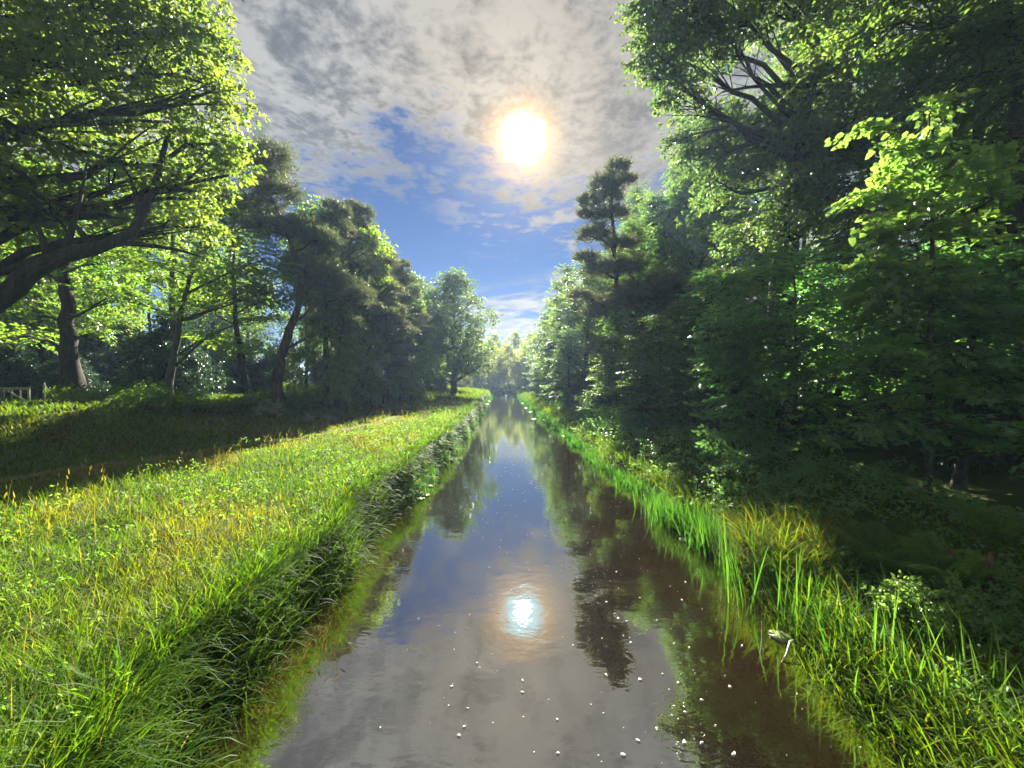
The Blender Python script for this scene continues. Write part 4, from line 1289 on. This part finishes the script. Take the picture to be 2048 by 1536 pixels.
def build_ferns():
    rng = np.random.default_rng(310)
    b = Acc()
    n = 26
    t = np.linspace(.08, 1, n)
    xs = t * .62
    zs = .34 * np.sin(t * 1.9)
    basep = np.stack([xs, 0 * t, zs], -1)
    for sg in (-1, 1):
        ln = .20 * np.sin(np.pi * np.clip(t * .9 + .12, 0, 1)) ** .8 + .015
        add_leaves(b, basep, np.stack([.35 + 0 * t, sg + 0 * t, -.15 + 0 * t], -1), np.tile([0, 0, 1.0], (n, 1)), ln, .034, .1)
    tube(b, basep, np.linspace(.006, .002, n), 4)
    fr = b.mesh('fern_frond', M_HERB)
    labs = ['green fern with spread fronds among the grass right of the reeds', 'smaller fern beside the dead stump on the right bank', 'fern half hidden in grass at the right edge']
    for k, (u, v, d, s) in enumerate([(1760, 1190, 4.9, 1.0), (1900, 1250, 4.3, .9), (1990, 1150, 5.0, .8)]):
        c = W(u, v, d)
        c[2] = float(Hgt(c[0], c[1])) + .22
        root = thing('fern', labs[k], 'fern', c, k * 1.3, s)
        for j in range(8):
            o = obj('frond', fr, root)
            o.rotation_euler = (rng.normal(0, .12), rng.uniform(-.35, .1), j * .785 + rng.normal(0, .15))
            q = rng.uniform(.75, 1.1)
            o.scale = (q, q, q)
    # broken stumps of a dead stem
    mt = bark_mat('dead_wood', (.06, .042, .02, 1), (.15, .11, .055, 1), 14, .3)
    for (u, v, d, h, lb) in ((1984, 1262, 4.2, .30, 'broken brown stump poking out of the herbs on the right bank'), (1906, 1222, 4.5, .24, 'thin split dead stub behind the broken brown stump')):
        c = W(u, v, d)
        c[2] = float(Hgt(c[0], c[1]))
        a = Acc()
        tube(a, np.array([(0, 0, 0), (.01, 0, h * .5), (.015, .01, h), (.03, .012, h * 1.25), (.034, .014, h * 1.3)]) + np.array([0, 0, .12]), [.05, .042, .04, .018, .002], 8)
        tube(a, np.array([(-.02, .01, h * .8), (-.035, .012, h * 1.15), (-.04, .013, h * 1.3)]) + np.array([0, 0, .12]), [.018, .012, .002], 6)
        tube(a, np.array([(0, 0, -.1), (0, 0, .13)]), [.07, .05], 8)
        o = obj('dead_stump', a.mesh('dead_stump', mt, True), label=lb, category='stump')
        o.location = c
    # leafy herb clump at lower right, lit
    lob = [(0, 0, .35, .4, .3, .22), (.35, .05, .3, .3, .3, .2), (-.3, .05, .3, .3, .3, .2), (.1, -.2, .22, .3, .2, .18)]
    c = W(1905, 1300, 3.9)
    make_tree('balsam_plant', 'light green small-leaved bush above the reeds at the right edge', 'plant', base(c[0], c[1], .0), [(0, 0, 0), (0, 0, .25), (0, 0, .45)], .012, lob, 75, .05, 2600, M_SAP, M_BIRCH, rand=.6, L=.2, min_r=.004)


# ------------------------------------------------------------------ on the water
def disc(n, rx, ry, h, notch=False, seed=0, wob=.12):
    r = np.random.default_rng(seed)
    th = np.arange(n) / n * 2 * np.pi
    k = 1 + wob * np.sin(th * 2 + r.uniform(0, 6)) * .6 + r.normal(0, wob * .35, n)
    if notch:
        k[0] = .12
        k[1] *= .97
    v = np.stack([rx * k * np.cos(th), ry * k * np.sin(th), np.full(n, h)], -1)
    v2 = v * np.array([.9, .9, 0]) + np.array([0, 0, -.003])
    rim = v.copy()
    rim[:, 2] += (r.uniform(0, .004, n) if notch else 0)
    cen = np.array([[0.02 * rx if notch else 0, 0, h * (1.0 if notch else 1.5)]])
    V = np.concatenate([rim, v2, cen])
    i = np.arange(n)
    j = (i + 1) % n
    return V, np.stack([i, j, np.full(n, 2 * n)], -1), np.stack([j, i, i + n, j + n], -1)


def build_water_things():
    rng = np.random.default_rng(501)
    pad_m = plain_mat('lily_pad', (.12, .17, .06, 1), (.22, .25, .11, 1), 9, .32, .6, .1)
    pads = []
    for k in range(3):
        a = Acc()
        V, f3, f4 = disc(22, .13, .115, .009, True, 60 + k, .07)
        a.add(V, f3, f4)
        pads.append(a.mesh('lily_pad_%d' % k, pad_m))

    def pad(u, v, s, lb, rz=0., group=None, z=.004, k=0):
        d = CAMZ * F / (v - 757)
        c = W(u, v, d)
        c[2] = z
        o = obj('lily_pad', pads[k % 3], label=lb, category='lily pad')
        if group:
            o['group'] = group
        o.location = c
        o.rotation_euler = (0, 0, rz)
        o.scale = (s, s, 1)
    pad(1567, 1279, 1.0, 'yellow-green lily pad with a notch beside the near reeds', 2.6)
    pad(1374, 1082, 1.05, 'pale lily pad off the grassy point on the right', .4, k=1)
    for k, (u, v, s, lb) in enumerate([(822, 994, .9, 'lily pad at the left end of the cluster by the left bank'), (840, 999, .8, 'lily pad nearest in the cluster by the left bank'), (850, 992, .75, 'lily pad at the right end of the cluster by the left bank'), (838, 988, .7, 'lily pad at the back of the cluster by the left bank'),
                                      (845, 971, .75, 'small lily pad just beyond the left bank cluster'), (858, 973, .7, 'lily pad on the outside of the pair beyond the left bank cluster'),
                                      (925, 849, 1.6, 'white-shining lily pad by the left bank farther off'), (936, 850, 1.5, 'shining lily pad touching the bright far one at left'), (1112, 856, 1.5, 'shining lily pad before the reeds at right, far off')]):
        pad(u, v, s * 1.25, lb, k * 1.3, k=k, z=.004 + .003 * (k % 4))
    g = 'far lily pads strung along both banks'
    lb = 'tiny shining far lily pad floating close to the bank'
    for k, (u, v) in enumerate([(962, 826), (958, 834), (968, 818), (974, 808), (978, 802), (945, 843), (1046, 806), (1058, 808), (1052, 816), (1062, 824), (1078, 832), (1090, 840), (1098, 848), (1068, 838), (1108, 838), (1012, 791), (1130, 872), (1150, 884)]):
        pad(u, v, 1.9, lb, k * .9, g, .004 + .002 * (k % 5), k)

    # white froth flecks
    foam_m = plain_mat('froth', (.42, .42, .38, 1), (.66, .65, .60, 1), 30, .6, .3)
    fl = []
    for k in range(5):
        a = Acc()
        V, f3, f4 = disc(9, .024, .017, .006, False, 80 + k, .28)
        a.add(V, f3, f4)
        if k > 2:
            V, f3, f4 = disc(7, .012, .010, .005, False, 90 + k, .2)
            a.add(V + np.array([.026, .008, 0]), f3, f4)
        fl.append(a.mesh('froth_%d' % k, foam_m, True))
    big = [(720, 1322), (1546, 1346), (1477, 1412), (1988, 1410), (1760, 1355), (1554, 1061), (1730, 1076), (1968, 1094), (1397, 1038), (816, 1005), (804, 984), (1510, 889), (760, 1195), (1245, 903), (1780, 911), (1658, 1035), (1903, 1275), (686, 1093), (1490, 790), (1452, 775), (1476, 857), (1398, 700), (1552, 681), (1013, 1065), (1011, 1120), (1177, 1405), (628, 814), (1709, 894), (1840, 1355), (1836, 1155), (1173, 1248), (744, 1281), (2022, 903), (1945, 1043), (1632, 1289), (1762, 1213), (1443, 560), (1745, 690), (1838, 732), (1760, 607), (1530, 810), (1630, 785), (860, 540), (1040, 680), (900, 750)]
    g = 'larger froth flecks drifting on the brown river'
    lb = 'larger white froth fleck drifting on the brown river'
    for k, (X, Y) in enumerate(big):
        u, v = 600 + X * .4395, 900 + Y * .4395
        d = CAMZ * F / (v - 757)
        c = W(u, v, d)
        o = obj('froth_fleck', fl[k % 5], label=lb, category='froth', group=g)
        o.location = (c[0], c[1], .002)
        o.rotation_euler = (0, 0, rng.uniform(0, 6.28))
        s = rng.uniform(.5, 1.1) * (.85 if k < 8 else .65)
        o.scale = (s, s, 1)
    a = Acc()
    n = 0
    while n < 300:
        d = rng.uniform(3.0, 16)
        t = rng.beta(2.6, 2.0)
        x = Lx(d) * (1 - t) + Rx(d) * t
        if x < -.9 + .15 * d * 0 and rng.uniform() < .8:
            continue
        if vnoise(x, d, 1.1, 3) < rng.uniform(.2, .75):
            continue
        s = rng.uniform(.08, .30) * (1 + .03 * d)
        V, f3, f4 = disc(6, .024 * s, .02 * s, .004, False, n, .25)
        a.add(V + np.array([x, d, .002]), f3, f4)
        n += 1
    obj('froth_specks', a.mesh('froth_specks', foam_m, True), kind='stuff', label='tiny white froth specks scattered over the brown river', category='froth')

    # olive water-weed just under and on the surface at the left bank
    wm = leaf_mat('water_weed', (.05, .045, .008, 1), (.10, .085, .014, 1), (.06, .05, .01, 1), (.1, .09, .02, 1), .3, .9, .03)
    labs = ['olive water-weed mat trailing from the left bank, middle one of three', 'olive water-weed mat near the camera at the left bank', 'small olive water-weed mat, farthest of three at the left bank']
    for k, (u, v, n, sx, sy) in enumerate([(735, 1135, 260, .22, .30), (600, 1290, 420, .26, .42), (770, 1020, 200, .18, .35)]):
        d = CAMZ * F / (v - 757)
        c = W(u, v, d)
        a = Acc()
        r = np.random.default_rng(600 + k)
        p = np.stack([r.normal(0, sx, n), r.normal(0, sy, n), r.uniform(.0, .012, n)], -1)
        dr = np.stack([r.normal(.2, .5, n), r.normal(-1, .5, n), r.normal(0, .03, n)], -1)
        add_leaves(a, p, dr, np.tile([0, 0, 1.0], (n, 1)), r.uniform(.08, .2, n), r.uniform(.006, .014, n), .02)
        o = obj('water_weed', a.mesh('water_weed', wm), label=labs[k], category='water weed', kind='stuff')
        o.location = (c[0], c[1], .002)
    # bent pale reed stalk lying in the water
    m = plain_mat('dry_stalk', (.22, .21, .16, 1), (.32, .31, .25, 1), 20, .5, .3)
    a = Acc()
    p0 = W(1568, 1330, CAMZ * F / (1330 - 757))
    p1 = W(1592, 1294, 4.35)
    pts = np.array([p0 * [1, 1, 0] + [0, 0, -.01], (p0 + p1) / 2 * [1, 1, 0] + [-.01, 0, .05], p1 * [1, 1, 0] + [0, .05, .13], p1 * [1, 1, 0] + [.06, .08, .12], p1 * [1, 1, 0] + [.10, .1, .05]])
    tube(a, pts, [.008, .011, .012, .011, .006], 6)
    obj('dry_stalk', a.mesh('dry_stalk', m, True), label='bent white dry stalk sticking out of the water by the lily pad', category='stalk')
    # dead brown twigs hanging into the river under the right bushes
    a = Acc()
    r = np.random.default_rng(611)
    for k in range(16):
        s = W(1420, 1010, 8.4) + np.array([r.normal(0, .3), r.normal(0, .6), r.normal(0, .1)])
        e = s + np.array([-r.uniform(.5, 1.1), r.normal(0, .35), -r.uniform(.1, .35)])
        e[2] = max(e[2], -.05)
        tube(a, bez(s, (s + e) / 2 + np.array([0, 0, .12]), e, 7), np.linspace(.009, .003, 7), 4)
    obj('dead_branch', a.mesh('dead_branch', M_BIRCH, True), label='bare dead twigs drooping into the river under the right bushes', category='branch')


def box(acc, c, size, R=None):
    s = np.array(size) / 2
    b = .12 * min(s)
    v = []
    for z in (-1, 1):
        for (x, y) in ((-1, -1), (1, -1), (1, 1), (-1, 1)):
            v.append((x * s[0], y * s[1], z * s[2]))
    v = np.array(v)
    if R is not None:
        v = v @ np.asarray(R).T
    acc.add(v + np.array(c), f4=[[0, 3, 2, 1], [4, 5, 6, 7], [0, 1, 5, 4], [1, 2, 6, 5], [2, 3, 7, 6], [3, 0, 4, 7]])


def plank(name, p0, p1, w, t, mat, parent, yoff=0.0):
    p0, p1 = np.array(p0, float), np.array(p1, float)
    d = p1 - p0
    L = np.linalg.norm(d)
    d /= L
    n = np.array([0, 1.0, 0])
    s = np.cross(n, d)
    R = np.stack([d, n, s], -1)
    a = Acc()
    box(a, (p0 + p1) / 2 + n * yoff, (L, t, w), R)
    o = obj(name, a.mesh(name, mat), parent)
    md = o.modifiers.new('bevel', 'BEVEL')
    md.width = .006
    md.segments = 1
    return o


def build_gate():
    gm = bark_mat('gate_wood', (.13, .14, .10, 1), (.26, .27, .20, 1), 10, .25)
    d = 18.0
    x1 = W(57, 0, d)[0]
    g = base(x1, d, 0)
    z0, z1 = W(0, 807, d)[2], W(0, 777, d)[2]
    root = thing('field_gate', 'weathered wooden field gate with crossed braces at the left edge', 'gate', (x1, d, z0 - .12))
    zb, zt = .12, .12 + z1 - z0
    W_ = -2.9
    plank('top_rail', (W_, 0, zt), (.05, 0, zt), .10, .05, gm, root)
    plank('bottom_rail', (W_, 0, zb), (.05, 0, zb), .10, .05, gm, root)
    plank('stile', (0, 0, zb - .12), (0, 0, zt - .052), .08, .07, gm, root, -.003)
    plank('stile', (W_ + .05, 0, zb - .12), (W_ + .05, 0, zt - .052), .08, .07, gm, root, -.003)
    ax = W(13, 0, d)[0] - x1
    plank('brace', (ax + .05, 0, zt - .08), (-.05, 0, zb + .10), .07, .03, gm, root, -.045)
    plank('brace', (ax - .05, 0, zt - .08), (ax * 2 - .3, 0, zb + .10), .07, .03, gm, root, -.045)
    for k in range(7):
        x = W(39, 0, d)[0] - x1 - k * .385
        plank('upright', (x, 0, zb + .052), (x, 0, zt - .052), .07, .03, gm, root, .012)
    c = W(88, 800, d)
    post = thing('fence_post', 'thin fence post with a slanting wire strut right of the gate', 'post', (c[0], d, c[2] - .25))
    plank('post', (0, 0, 0), (0, 0, 1.08), .06, .06, gm, post)
    plank('strut', (.05, 0, .95), (.5, 0, .3), .03, .03, gm, post)


build_left_trees()
build_right_trees()
build_far_trees()
build_shrubs()
build_grass()
build_right_bank()
build_ferns()
build_water_things()
build_gate()


def build_haze():  # slight distance haze, also added as a bluish veil to lift dark shade
    a = Acc()
    x0, x1, y0, y1, z0, z1 = -960, 960, -240, 1260, -1.9, 29.0
    v = [(x0, y0, z0), (x1, y0, z0), (x1, y1, z0), (x0, y1, z0), (x0, y0, z1), (x1, y0, z1), (x1, y1, z1), (x0, y1, z1)]
    m = bpy.data.materials.new('haze')
    m.use_nodes = True
    T = NT(m.node_tree)
    T.n.clear()
    vol = T.node('ShaderNodeVolumePrincipled', {'Color': (.45, .65, 1.0, 1), 'Density': .0006, 'Anisotropy': .35})
    o = T.node('ShaderNodeOutputMaterial')
    T.l.new(vol.outputs[0], o.inputs['Volume'])
    a.add(v, f4=[[0, 3, 2, 1], [4, 5, 6, 7], [0, 1, 5, 4], [1, 2, 6, 5], [2, 3, 7, 6], [3, 0, 4, 7]])
    obj('haze', a.mesh('haze', m), kind='stuff', label='thin bluish haze over the river, partly added to lift the shade', category='haze')


build_haze()
